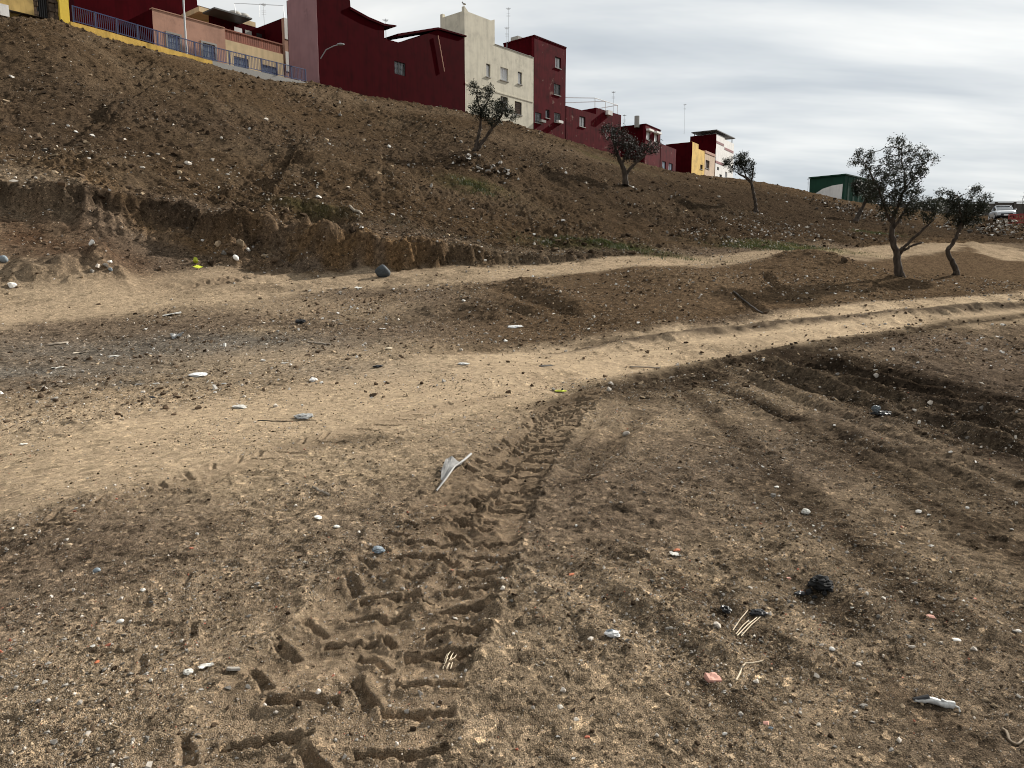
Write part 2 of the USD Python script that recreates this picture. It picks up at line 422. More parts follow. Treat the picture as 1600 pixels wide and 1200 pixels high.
def height(X, Y, full=False):
    X, Y = np.asarray(X, float), np.asarray(Y, float)
    R = np.hypot(X, Y)
    bz, bd, bh = bank(X, Y)
    z = base(X, Y) + bz + features(X, Y)
    road, track = ground_masks(X, Y)
    smooth = np.maximum(road, track)
    hill = sstep(.2, 2.0, bd) * (bd > 0)
    rough = (1 - .72 * smooth)
    far = 1 - sstep(140, 170, R)
    a = n2(X, Y, .35, 41, 3) - .5
    b = n2(X, Y, 1.5, 42, 3) - .5
    c = n2(X, Y, 5.5, 43, 3) - .5
    z = z + far * (a * (.10 + .42 * hill) + b * rough * (.065 + .22 * hill) + c * rough * (.026 + .13 * hill))
    # broken, clod-like relief
    cl = n2(X, Y, 3.2, 44, 2); cl2 = n2(X, Y, 11, 45, 2); patch = n2(X, Y, .45, 46, 2)
    pch = sstep(.42, .62, patch)
    z = z + far * rough * pch * (np.maximum(cl - .55, 0) * (.11 + .45 * hill) + np.maximum(cl2 - .5, 0) * (.07 + .16 * hill))
    fine = sstep(34, 16, R)
    e = n2(X, Y, 20, 47, 2) - .5; f = n2(X, Y, 62, 48, 2) - .5; g = n2(X, Y, 170, 49, 1) - .5
    calm = 1 - .45 * bed_mask(X, Y)
    z = z + calm * (fine * rough * (e * (.015 + .05 * hill) + f * .011) + sstep(9, 5, R) * g * .006 * (.5 + .5 * rough))
    # runnels of the cut face
    face = np.exp(-((bd - .15 - .1 * bh) / (.28 + .2 * bh)) ** 2) * sstep(.15, .5, bh)
    z = z + face * ((n2(X * 1.0, Y * .5, 2.6, 51, 3) - .5) * .36 + (n2(X, Y, 6.5, 52, 3) - .5) * .34)
    pz, pressed = prints(X, Y)
    bed = bed_mask(X, Y)
    q1, q2 = n2(X, Y, 9.5, 53, 2), n2(X, Y, 21, 54, 2)
    z = z + pz + bed * (1 - .8 * pressed) * (.008 * sstep(.46, .53, q1) + .007 * sstep(.47, .54, q2) - .007)
    if full:
        return z, dict(bd=bd, bh=bh, road=road, track=track, hill=hill, pressed=pressed, patch=patch, a=a, b=b, c=c, cl=cl, cl2=cl2, R=R, face=face)
    return z


def height_only(x, y):
    return height(np.atleast_1d(np.asarray(x, float)), np.atleast_1d(np.asarray(y, float)))


# ------------------------------------------------------------------ terrain: one continuous relief, cut into road, track, hillside and open ground
def radii():
    parts = [np.geomspace(.25, 1.85, 14)]
    for lo, hi, n in ((1.85, 5, 330), (5, 12, 260), (12, 20, 120), (20, 28, 170), (28, 75, 170), (75, 165, 60), (165, 4000, 26)):
        parts.append(np.geomspace(lo, hi, n + 1)[1:])
    return np.concatenate(parts)


RAD = radii()
AIN = np.radians(38.5)
ANG = np.concatenate([np.linspace(-AIN, AIN, 960), AIN + (2 * np.pi - 2 * AIN) * np.linspace(0, 1, 110)[1:-1]])
NR, NA = len(RAD), len(ANG)
GX, GY = RAD[:, None] * np.sin(ANG)[None], RAD[:, None] * np.cos(ANG)[None]
GZ, GM = height(GX, GY, True)

SURF = {}
for q in GM:
    SURF[q] = GM[q]


def lerp(a, b, t):
    return a + (b - a) * t[..., None]


def blob(X, Y, px, py, rx, ry, rot=0.0):
    p = trace([(px, py)])[0]
    dx, dy = X - p[0], Y - p[1]
    c, s = math.cos(rot), math.sin(rot)
    return np.exp(-(((dx * c + dy * s) / rx) ** 2 + ((-dx * s + dy * c) / ry) ** 2))


C = lambda *c: np.array(c, float)
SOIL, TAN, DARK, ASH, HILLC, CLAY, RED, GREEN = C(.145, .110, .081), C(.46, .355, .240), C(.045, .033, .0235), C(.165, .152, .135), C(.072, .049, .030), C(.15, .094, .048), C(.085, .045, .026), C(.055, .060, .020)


DARKLINES = [(trace(p), w, c, k) for p, w, c, k in (  # lip, rut and road-edge shade put into the soil tone, plus damp patches
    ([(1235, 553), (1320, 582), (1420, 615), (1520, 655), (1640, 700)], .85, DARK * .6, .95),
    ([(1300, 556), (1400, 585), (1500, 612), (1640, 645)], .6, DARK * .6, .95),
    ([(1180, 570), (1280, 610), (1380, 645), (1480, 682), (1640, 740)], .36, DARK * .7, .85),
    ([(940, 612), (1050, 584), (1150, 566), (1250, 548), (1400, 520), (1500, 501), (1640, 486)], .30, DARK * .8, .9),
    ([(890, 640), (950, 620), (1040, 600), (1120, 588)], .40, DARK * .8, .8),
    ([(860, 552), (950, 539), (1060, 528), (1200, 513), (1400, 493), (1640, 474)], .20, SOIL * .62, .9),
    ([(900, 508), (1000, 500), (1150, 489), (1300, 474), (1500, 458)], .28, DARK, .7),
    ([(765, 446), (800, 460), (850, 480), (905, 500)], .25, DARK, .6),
    ([(0, 300), (120, 304), (230, 314), (310, 340), (400, 385)], .35, DARK * .8, .7),  # shadow under the bank lip, painted as darker soil
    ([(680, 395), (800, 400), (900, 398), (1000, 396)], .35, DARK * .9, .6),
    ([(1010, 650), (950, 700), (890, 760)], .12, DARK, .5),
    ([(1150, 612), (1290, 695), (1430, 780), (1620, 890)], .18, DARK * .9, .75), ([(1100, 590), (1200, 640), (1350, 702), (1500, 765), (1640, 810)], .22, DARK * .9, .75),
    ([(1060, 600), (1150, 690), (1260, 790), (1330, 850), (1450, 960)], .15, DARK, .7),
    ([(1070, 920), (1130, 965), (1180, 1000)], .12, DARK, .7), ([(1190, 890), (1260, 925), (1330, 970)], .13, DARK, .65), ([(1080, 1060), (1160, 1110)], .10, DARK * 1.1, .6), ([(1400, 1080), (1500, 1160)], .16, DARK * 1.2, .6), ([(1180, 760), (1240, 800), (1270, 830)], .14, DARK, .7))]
SIDE_T = float(np.sign(polydist(np.array([-30.0]), np.array([60.0]), TRACK)[0][0])); SIDE_R = float(np.sign(polydist(np.array([0.0]), np.array([40.0]), ROAD)[0][0]))


def tones(X, Y, m):
    nA = n2(X, Y, .6, 61, 4); nB = n2(X, Y, 2.6, 62, 3); nC = n2(X, Y, 9, 63, 2); nD = n2(X, Y, .22, 64, 3); nF = n2(X, Y, 33, 65, 2)
    col = np.broadcast_to(SOIL, X.shape + (3,)).copy()
    hill = m['hill']
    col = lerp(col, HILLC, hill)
    right = sstep(-.2, 1.6, X - .12 * Y) * (1 - sstep(11, 15, Y)) * sstep(-1.0, 1.0, X)
    col = lerp(col, SOIL * C(.70, .71, .74), right * .8)
    left = sstep(1.0, -.8, X + .05 * Y) * (1 - sstep(12, 18, Y))
    col = lerp(col, C(.205, .157, .113), left * .75 * (1 - hill))
    # drier crust and damper patches
    col = lerp(col, TAN * .80, sstep(.50, .72, nD * .6 + nA * .4) * .55 * (1 - hill * .75))
    col = lerp(col, DARK * 1.25, sstep(.50, .70, nA * .55 + nB * .45) * (.55 - .3 * left))
    col = lerp(col, DARK * 1.3, m['patch'] ** 2 * sstep(.45, .65, m['cl']) * .7 * (1 - np.maximum(m['road'], m['track'])))
    dry = np.maximum(m['road'] * (.62 + .32 * sstep(-3.5, 0.5, X)), m['track'] * .62)
    dry = dry * (1 - .45 * sstep(.48, .66, nB * .6 + nA * .4))
    col = lerp(col, TAN * (.86 + .28 * nB[..., None]), dry)
    # cut face of the bank: fresh ochre earth
    col = lerp(col, CLAY * (.75 + .5 * nB[..., None]), np.clip(m['face'] * 1.1, 0, .85) * sstep(.42, .62, nA * .6 + nB * .4) * np.exp(-((X + 4.5) / 4.0) ** 2))
    pale = np.zeros(X.shape)
    for px, py, rx, ry, rot, c, k in (
            (250, 545, 3.2, 1.1, 0, ASH, .8), (60, 580, 2.6, .8, 0, ASH * .85, .8), (390, 530, 1.6, .6, .1, ASH * .7, .75), (560, 575, 1.6, .8, 0, ASH, .5), (190, 600, 1.6, .3, 0, ASH * .6, .7), (200, 550, 1.8, .3, 0, ASH * .55, .7),
            (330, 660, 5.0, 1.5, 0, TAN * .9, .75), (120, 700, 2.5, 1.0, 0, TAN * .85, .7), (650, 620, 3.0, 1.6, 0, TAN * .9, .7), (300, 470, 5, 1.2, 0, TAN * .85, .6), (700, 560, 4, 1.6, 0, TAN * .9, .6), (560, 720, .9, .6, .4, TAN * .72, .6), (420, 760, 1.0, .6, .3, TAN * .62, .5), (1150, 620, 1.4, .7, 0, TAN * .6, .4), (110, 860, .7, .30, .5, DARK * 2.2, .5), (0, 850, .6, .35, 0, DARK * 2.2, .4), (210, 900, .35, .25, 0, DARK * 1.3, .5),
            (40, 370, 2.2, 1.0, 0, RED, .6), (130, 400, 2.4, 1.2, 0, RED * .8, .5), (250, 370, 3, .5, -.2, CLAY * 1.25, .6), (380, 362, 1.0, .5, 0, CLAY * 1.2, .5),
            (860, 480, 1.2, .7, -.5, DARK * 1.2, .55), (760, 490, 1.5, .7, 0, DARK, .6), (980, 528, 1.6, .22, .35, DARK, .7), 
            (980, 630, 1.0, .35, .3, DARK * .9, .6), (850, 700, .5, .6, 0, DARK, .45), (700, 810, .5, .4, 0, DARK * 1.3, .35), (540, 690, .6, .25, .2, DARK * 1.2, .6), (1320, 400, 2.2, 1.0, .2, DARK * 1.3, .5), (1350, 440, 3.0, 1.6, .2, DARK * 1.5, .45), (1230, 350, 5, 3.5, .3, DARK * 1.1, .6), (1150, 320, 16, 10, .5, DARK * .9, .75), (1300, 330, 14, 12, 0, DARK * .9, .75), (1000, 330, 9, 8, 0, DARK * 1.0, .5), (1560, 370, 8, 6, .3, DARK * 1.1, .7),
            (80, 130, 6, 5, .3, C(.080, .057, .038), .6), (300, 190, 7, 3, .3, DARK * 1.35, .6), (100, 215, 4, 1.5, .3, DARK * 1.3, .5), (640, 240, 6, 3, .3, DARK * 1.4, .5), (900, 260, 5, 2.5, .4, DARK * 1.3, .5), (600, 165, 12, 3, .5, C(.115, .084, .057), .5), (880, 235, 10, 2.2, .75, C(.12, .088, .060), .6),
            (1240, 386, 2.6, .9, .2, GREEN * 1.2, .75), (960, 385, 2.6, .9, .1, GREEN, .6), (740, 290, 1.3, .9, .2, GREEN, .5), (490, 326, 1.2, .3, 0, GREEN * 1.3, .35), (1370, 365, 1.2, 1.0, 0, GREEN, .6), (950, 250, 3, 1.4, .4, C(.08, .07, .035), .5)):
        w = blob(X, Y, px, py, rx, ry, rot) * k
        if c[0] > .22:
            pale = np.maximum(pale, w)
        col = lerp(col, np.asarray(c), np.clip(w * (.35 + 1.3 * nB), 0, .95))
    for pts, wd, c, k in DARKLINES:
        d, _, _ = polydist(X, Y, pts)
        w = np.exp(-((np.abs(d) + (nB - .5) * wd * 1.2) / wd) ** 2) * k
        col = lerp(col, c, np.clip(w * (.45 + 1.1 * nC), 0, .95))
    between = sstep(-1.4, .2, -polydist(X, Y, TRACK)[0] * SIDE_T) * sstep(1.2, 2.2, polydist(X, Y, ROAD)[0] * SIDE_R) * sstep(-2.5, .5, X) * sstep(60, 40, Y)
    col = lerp(col, HILLC * 1.45, between * .8 * (1 - np.maximum(m['road'], m['track'])))
    # freshly pressed clay of the tyre prints
    col = lerp(col, C(.195, .142, .094), m['pressed'] * .6)
    col *= (.72 + .56 * nC * .5 + .56 * nF * .5)[..., None]
    grit = np.clip(1 - .68 * np.maximum(dry, pale) - .45 * m['pressed'], .15, 1)
    return np.clip(col, .012, .9), grit


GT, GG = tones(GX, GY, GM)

# ------------------------------------------------------------------ helpers that write prims
LOOKS = '/World/Looks/'
TAKEN = {}


def numbered(parent, name):
    k = TAKEN.get((parent, name), 0)
    TAKEN[(parent, name)] = k + 1
    return f'{parent}/{name}' + (f'_{k:03d}' if k else '')


def tag(prim, label=None, cat=None, group=None, kind=None):
    for k, v in (('label', label), ('category', cat), ('group', group), ('kind', kind)):
        if v:
            prim.SetCustomDataByKey(k, v)
    return prim


def put(name, mesh, mat, parent='/World', smooth=False, **t):
    m = usdkit.mesh(stage, numbered(str(parent), name), mesh, mat, smooth)
    return str(tag(m.GetPrim(), **t).GetPath())


def thing(name, label, cat, loc=(0, 0, 0), rz=0.0, group=None, kind=None):
    x = UsdGeom.Xform.Define(stage, numbered('/World', name))
    x.AddTranslateOp().Set(Gf.Vec3d(*map(float, loc)))
    if rz:
        x.AddRotateZOp().Set(float(rz))
    tag(x.GetPrim(), label, cat, group, kind)
    return str(x.GetPath())


def grid_mesh(name, keep, mat, label=None, cat=None, kind='structure'):
    """Those quads of the relief that KEEP names, as one mesh with the relief's own normals and soil tones."""
    ii, jj = np.nonzero(keep)
    j2 = (jj + 1) % NA
    quads = np.stack([ii * NA + jj, ii * NA + j2, (ii + 1) * NA + j2, (ii + 1) * NA + jj], 1)
    used, inv = np.unique(quads, return_inverse=True)
    q = inv.reshape(quads.shape).astype(np.int32)
    m = UsdGeom.Mesh.Define(stage, numbered('/World', name))
    P = np.stack([GX, GY, GZ], -1).reshape(-1, 3)
    m.CreatePointsAttr(Vt.Vec3fArray.FromNumpy(P[used].astype(np.float32)))
    m.CreateFaceVertexCountsAttr(Vt.IntArray.FromNumpy(np.full(len(q), 4, np.int32)))
    m.CreateFaceVertexIndicesAttr(Vt.IntArray.FromNumpy(np.ascontiguousarray(q.ravel())))
    m.CreateSubdivisionSchemeAttr('none')
    m.CreateNormalsAttr(Vt.Vec3fArray.FromNumpy(GN.reshape(-1, 3)[used].astype(np.float32)))
    m.SetNormalsInterpolation('vertex')
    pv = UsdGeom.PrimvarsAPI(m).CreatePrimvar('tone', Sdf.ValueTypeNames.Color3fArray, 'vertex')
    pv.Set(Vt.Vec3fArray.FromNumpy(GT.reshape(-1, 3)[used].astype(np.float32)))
    pv = UsdGeom.PrimvarsAPI(m).CreatePrimvar('grit', Sdf.ValueTypeNames.FloatArray, 'vertex')
    pv.Set(Vt.FloatArray.FromNumpy(GG.ravel()[used].astype(np.float32)))
    UsdShade.MaterialBindingAPI.Apply(m.GetPrim()).Bind(mat)
    tag(m.GetPrim(), label, cat, None, kind)


def relief_normals():
    n = np.zeros((NR, NA, 3))
    P = np.stack([GX, GY, GZ], -1)
    dr = np.gradient(P, axis=0)
    da = np.roll(P, -1, 1) - np.roll(P, 1, 1)
    n = np.cross(da, dr)
    n *= np.sign(n[..., 2:])
    return n / (np.linalg.norm(n, axis=-1, keepdims=True) + 1e-12)


GN = relief_normals()

soil = usdkit.material(stage, LOOKS + 'soil', {
    'tone': ('attribute', {'attribute': 'tone'}), 'grit': ('attribute', {'attribute': 'grit'}),
    'pos': ('geometry', {}),
    'n1': ('noise_texture', {'scale': 210.0, 'detail': 3.0, 'roughness': .6}),
    'n2': ('noise_texture', {'scale': 46.0, 'detail': 4.0, 'roughness': .62}),
    'n3': ('noise_texture', {'scale': 9.0, 'detail': 5.0, 'roughness': .65}),
    'v': ('voronoi_texture', {'scale': 185.0, 'feature': 'f1'}), 'vb': ('rgb_to_bw', {}),
    'rv': ('rgb_ramp', {'ramp': [(.12, (.62, .62, .62)), (.35, (.90, .90, .90)), (.62, (1.0, 1.0, 1.0)), (.76, (1.25, 1.23, 1.2)), (.88, (1.8, 1.75, 1.68))]}),
    'w': ('voronoi_texture', {'scale': 36.0, 'feature': 'f1'}), 'wb': ('rgb_to_bw', {}),
    'rw': ('rgb_ramp', {'ramp': [(.14, (.48, .48, .48)), (.34, (.92, .92, .92)), (.70, (1.0, 1.0, 1.0)), (.82, (1.2, 1.19, 1.17)), (.90, (2.1, 2.05, 1.95))]}),
    'u': ('voronoi_texture', {'scale': 11.0, 'feature': 'f1'}), 'ub': ('rgb_to_bw', {}),
    'ru': ('rgb_ramp', {'ramp': [(.16, (.55, .55, .55)), (.36, (.95, .95, .95)), (.74, (1.0, 1.0, 1.0)), (.82, (1.10, 1.09, 1.08)), (.90, (1.25, 1.24, 1.22))]}),
    'm4': ('mix', {'mix_type': 'multiply', 'fac': 1.0}), 'm5': ('mix', {'mix_type': 'multiply', 'fac': .85}), 'm6': ('mix', {'mix_type': 'multiply', 'fac': .8}),
    'vh': ('math', {'math_type': 'multiply_add', 'value2': -.9}),
    'r1': ('rgb_ramp', {'ramp': [(0.30, (.42, .42, .43)), (.48, (.92, .92, .92)), (.60, (1.12, 1.11, 1.08)), (.72, (1.75, 1.72, 1.66))]}),
    'r2': ('rgb_ramp', {'ramp': [(0.32, (.66, .65, .64)), (.48, (.97, .97, .97)), (.58, (1.04, 1.04, 1.03)), (.70, (1.32, 1.30, 1.27))]}),
    'r3': ('rgb_ramp', {'ramp': [(0.30, (.70, .69, .68)), (.50, (1.0, 1.0, 1.0)), (.70, (1.22, 1.20, 1.17))]}),
    'm1': ('mix', {'mix_type': 'multiply', 'fac': 1.0}), 'm2': ('mix', {'mix_type': 'multiply', 'fac': 1.0}), 'm3': ('mix', {'mix_type': 'multiply', 'fac': 1.0}),
    'h': ('math', {'math_type': 'multiply_add', 'value2': .5}),
    'h2': ('math', {'math_type': 'multiply_add', 'value2': 2.6}),
    'b': ('bump', {'strength': 1.0, 'distance': .009}),
    'p': ('principled_bsdf', {'roughness': 1.0, 'specular_ior_level': 0.0}),
}, [('grit.fac', 'm1.fac'), ('grit.fac', 'm2.fac'), ('grit.fac', 'm3.fac'), ('grit.fac', 'm4.fac'), ('grit.fac', 'm5.fac'), ('grit.fac', 'm6.fac'), ('pos.position', 'n1.vector'), ('pos.position', 'n2.vector'), ('pos.position', 'n3.vector'), ('pos.position', 'v.vector'),
    ('n1.fac', 'r1.fac'), ('n2.fac', 'r2.fac'), ('n3.fac', 'r3.fac'), ('tone.color', 'm1.color1'), ('r1.color', 'm1.color2'), ('m1.color', 'm2.color1'), ('r2.color', 'm2.color2'),
    ('m2.color', 'm3.color1'), ('r3.color', 'm3.color2'), ('m3.color', 'm4.color1'), ('v.color', 'vb.color'), ('vb.val', 'rv.fac'), ('rv.color', 'm4.color2'),
    ('m4.color', 'm5.color1'), ('w.color', 'wb.color'), ('wb.val', 'rw.fac'), ('rw.color', 'm5.color2'), ('pos.position', 'w.vector'), ('m5.color', 'm6.color1'), ('u.color', 'ub.color'), ('ub.val', 'ru.fac'), ('ru.color', 'm6.color2'), ('pos.position', 'u.vector'), ('m6.color', 'p.base_color'),
    ('n1.fac', 'h.value1'), ('n2.fac', 'h.value3'), ('n3.fac', 'h2.value1'), ('h.value', 'h2.value3'), ('v.distance', 'vh.value1'), ('h2.value', 'vh.value3'), ('vh.value', 'b.height'), ('b.normal', 'p.normal')], surface='p.BSDF')

half = lambda a: .25 * (a[:-1] + a[1:] + np.roll(a, -1, 1)[:-1] + np.roll(a, -1, 1)[1:])
ROADM, TRACKM, BD = half(GM['road']) > .5, half(GM['track']) > .5, half(GM['bd'])
HILLM = (BD > -.25) & ~ROADM & ~TRACKM
TRACKM &= ~ROADM
grid_mesh('dirt_road', ROADM, soil, 'pale trodden dirt road with tyre ruts crossing the waste ground', 'dirt road')
grid_mesh('dirt_track', TRACKM, soil, 'narrow dirt track along the foot of the cut earth bank', 'dirt track')
grid_mesh('hillside', HILLM, soil, 'bare brown hillside with a cut earth bank rising to the houses', 'hillside')
grid_mesh('ground', ~ROADM & ~TRACKM & ~HILLM, soil, 'bare stony ground with deep tyre prints in the foreground', 'ground')

# ------------------------------------------------------------------ plain materials
def paint(name, color, wear=.35, rough=.85, scale=1.2, streak=True, bumpd=.01, spec=.25, peel=None):
    """Painted render: uneven tone, rain streaks and fine relief."""
    c = np.asarray(color, float)
    peel = tuple(c * .75) if peel is None else peel
    return usdkit.material(stage, LOOKS + name, {
        'n4': ('noise_texture', {'scale': .9, 'detail': 8.0, 'roughness': .72}), 'r4': ('rgb_ramp', {'ramp': [(.60, (0, 0, 0)), (.645, (.75, .75, .75)), (.72, (1, 1, 1))]}), 'm3': ('mix', {'color2': tuple(peel)}), 'bw': ('rgb_to_bw', {}),
        'pos': ('texture_coordinate', {}),
        'mp': ('mapping', {'scale': (1.6, 1.6, .16)}),
        'n1': ('noise_texture', {'scale': scale, 'detail': 6.0, 'roughness': .6}),
        'n2': ('noise_texture', {'scale': 2.2, 'detail': 4.0, 'roughness': .6}),
        'n3': ('noise_texture', {'scale': 14.0, 'detail': 4.0, 'roughness': .6}),
        'r1': ('rgb_ramp', {'ramp': [(.28, tuple(np.full(3, 1 - wear))), (.5, (1, 1, 1)), (.75, tuple(np.full(3, 1 + wear * .45)))]}),
        'r2': ('rgb_ramp', {'ramp': [(.30, tuple(np.full(3, 1 - wear * .8)) if streak else (1, 1, 1)), (.52, (1, 1, 1))]}),
        'm1': ('mix', {'mix_type': 'multiply', 'fac': 1.0, 'color1': tuple(c)}), 'm2': ('mix', {'mix_type': 'multiply', 'fac': 1.0}),
        'b': ('bump', {'strength': .5, 'distance': bumpd}),
        'p': ('principled_bsdf', {'roughness': rough, 'specular_ior_level': spec}),
    }, [('pos.object', 'n1.vector'), ('pos.object', 'mp.vector'), ('mp.vector', 'n2.vector'), ('pos.object', 'n3.vector'), ('n1.fac', 'r1.fac'), ('n2.fac', 'r2.fac'),
        ('r1.color', 'm1.color2'), ('m1.color', 'm2.color1'), ('r2.color', 'm2.color2'), ('pos.object', 'n4.vector'), ('n4.fac', 'r4.fac'), ('r4.color', 'bw.color'), ('bw.val', 'm3.fac'), ('m2.color', 'm3.color1'), ('m3.color', 'p.base_color'), ('n3.fac', 'b.height'), ('b.normal', 'p.normal')], surface='p.BSDF')


def flat(name, color, rough=.6, metal=0.0, vary=.18, scale=30.0, spec=.4):
    c = np.asarray(color, float)
    return usdkit.material(stage, LOOKS + name, {
        'tc': ('texture_coordinate', {}), 'n': ('noise_texture', {'scale': scale, 'detail': 3.0}), 'oi': ('object_info', {}),
        'r': ('rgb_ramp', {'ramp': [(.3, tuple(c * (1 - vary))), (.7, tuple(c * (1 + vary)))]}),
        'v': ('map_range', {'to_min': 1 - vary * 1.2, 'to_max': 1 + vary * 1.2}),
        's': ('vector_math', {'math_type': 'scale'}),
        'p': ('principled_bsdf', {'roughness': rough, 'metallic': metal, 'specular_ior_level': spec}),
    }, [('tc.object', 'n.vector'), ('n.fac', 'r.fac'), ('oi.random', 'v.value'), ('r.color', 's.vector1'), ('v.result', 's.scale'), ('s.vector', 'p.base_color')], surface='p.BSDF')


M = dict(
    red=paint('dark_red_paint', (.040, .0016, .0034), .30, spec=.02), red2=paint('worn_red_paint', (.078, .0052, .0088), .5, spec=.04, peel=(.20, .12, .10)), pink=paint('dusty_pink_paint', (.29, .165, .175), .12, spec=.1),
    cream=paint('cream_paint', (.60, .56, .45), .22), cream2=paint('warm_cream_paint', (.58, .44, .26), .2), white=paint('white_paint', (.72, .70, .67), .15), brown=paint('brown_pink_paint', (.40, .225, .16), .2),
    yellow=paint('yellow_paint', (.62, .40, .09), .4), ybright=paint('bright_yellow_paint', (.70, .50, .07), .15), ochre=paint('ochre_plaster', (.42, .29, .10), .6), beige=paint('beige_paint', (.50, .37, .26), .3),
    green=paint('green_paint', (.010, .046, .028), .25), wallgrey=paint('dark_wall', (.075, .066, .056), .4), band=flat('red_band', (.16, .02, .025)),
    stone=flat('rough_stone', (.12, .085, .06), .95, vary=.5, scale=6), grey=flat('grey_cement', (.30, .29, .27), .9), dark=flat('dark_opening', (.012, .011, .010), .8), blind=flat('white_blind', (.66, .67, .68), .5, vary=.06),
    shutter=flat('brown_shutter', (.11, .07, .05), .6), alu=flat('aluminium', (.55, .56, .57), .4, .3), blue=flat('blue_enamel', (.020, .034, .105), .45), frame=flat('dark_frame', (.05, .05, .05), .5),
    metal=flat('galvanised_metal', (.36, .37, .38), .5, .5), tile=flat('terracotta', (.25, .09, .055), .8), steelblue=flat('pale_blue_door', (.42, .50, .60), .5), asphalt=paint('street_paving', (.16, .155, .15), .2))
M['glass'] = usdkit.material(stage, LOOKS + 'window_glass', {
    'f': ('fresnel', {'IOR': 1.7}), 't': ('principled_bsdf', {'base_color': (.02, .022, .025), 'roughness': .25}), 'g': ('glossy_bsdf', {'roughness': .04, 'color': (.85, .88, .9)}), 'm': ('mix_closure', {})},
    [('f.fac', 'm.fac'), ('t.BSDF', 'm.closure1'), ('g.BSDF', 'm.closure2')], surface='m.closure')


# ------------------------------------------------------------------ buildings: facades drawn on their own vertical planes, with thickness
class Plane:
    """A vertical plane through p along direction d (to the photograph's right); 'back' points away from the viewer's side."""

    def __init__(self, p, d):
        self.p = np.asarray(p, float)[:2]
        self.d = np.asarray(d, float)[:2] / np.hypot(*np.asarray(d, float)[:2])
        self.back = np.array([-self.d[1], self.d[0]])

    def uz(self, px, py):
        r = ray(px, py)
        t = (self.p @ self.back) / (r[..., :2] @ self.back)
        q = r * t[..., None] + np.array([0, 0, EYE])
        return np.stack([(q[..., :2] - self.p) @ self.d, q[..., 2]], -1)

    def u(self, px, py=200):
        return float(self.uz(px, py)[0])

    def z(self, px, py):
        return float(self.uz(px, py)[1])

    def xy(self, u, back=0.0):
        return self.p + self.d * u + self.back * back

    def moved(self, back):
        return Plane(self.p + self.back * back, self.d)

    def side(self, u, back=0.0):
        """The plane square to this one at u; its direction runs forwards, so that its back is inside the house on the right."""
        return Plane(self.xy(u, back), -self.back)

    def slab(self, poly, b0, b1):
        """A polygon (u, z) given thickness from b0 to b1 behind the plane."""
        if isinstance(poly, (list, np.ndarray)):
            poly = Polygon(poly)
        m = trimesh.creation.extrude_polygon(poly, b1 - b0, engine='earcut')
        v = np.array(m.vertices)
        w = np.empty_like(v)
        w[:, :2] = self.p + self.d * v[:, :1] + self.back * (v[:, 2:] + b0)
        w[:, 2] = v[:, 1]
        f = np.array(m.faces)
        out = trimesh.Trimesh(w, f, process=False)
        if out.volume < 0:
            out.invert()
        return out

    def box(self, u0, u1, z0, z1, b0, b1):
        return self.slab([(u0, z0), (u1, z0), (u1, z1), (u0, z1)], b0, b1)


def cat(ms):
    return trimesh.util.concatenate(ms)


def rect(pl, px, py, w, h):
    """A window from its middle in the picture and its size in pixels there."""
    c = pl.uz(px, py); e = pl.uz(np.array([px - w / 2, px + w / 2]), np.array([py, py])); g = pl.uz(np.array([px, px]), np.array([py - h / 2, py + h / 2]))
    hw, hh = abs(e[1, 0] - e[0, 0]) / 2, abs(g[0, 1] - g[1, 1]) / 2
    return c[0] - hw, c[0] + hw, c[1] - hh, c[1] + hh


def facade(parent, pl, top, mat, wins=(), depth=6.0, zb=None, name='wall', bodymat=None, drop=1.6):
    """One face of a house with recessed windows, and the body of the house behind it. top: (u, z) chain from left to right."""
    top = np.asarray(top, float)
    u0, u1 = top[0, 0], top[-1, 0]
    if zb is None:
        e = np.array([pl.xy(u) for u in np.linspace(u0, u1, 6)])
        zb = float(rough_height(e[:, 0], e[:, 1]).min()) - drop
    poly = Polygon([(u0, zb), *[(u1, zb)], *top[::-1]])
    holes = [r for r, *_ in wins]
    face = poly
    for r in holes:
        face = face.difference(shapely.box(r[0], r[2], r[1], r[3]))
    put(name, pl.slab(face, 0, .3) if face.geom_type == 'Polygon' else cat([pl.slab(g, 0, .3) for g in face.geoms]), mat, parent)
    if depth > .35:
        put('body', pl.slab(poly, .302, depth), bodymat or mat, parent)
    for w in wins:
        window(parent, pl, *w)
    return zb


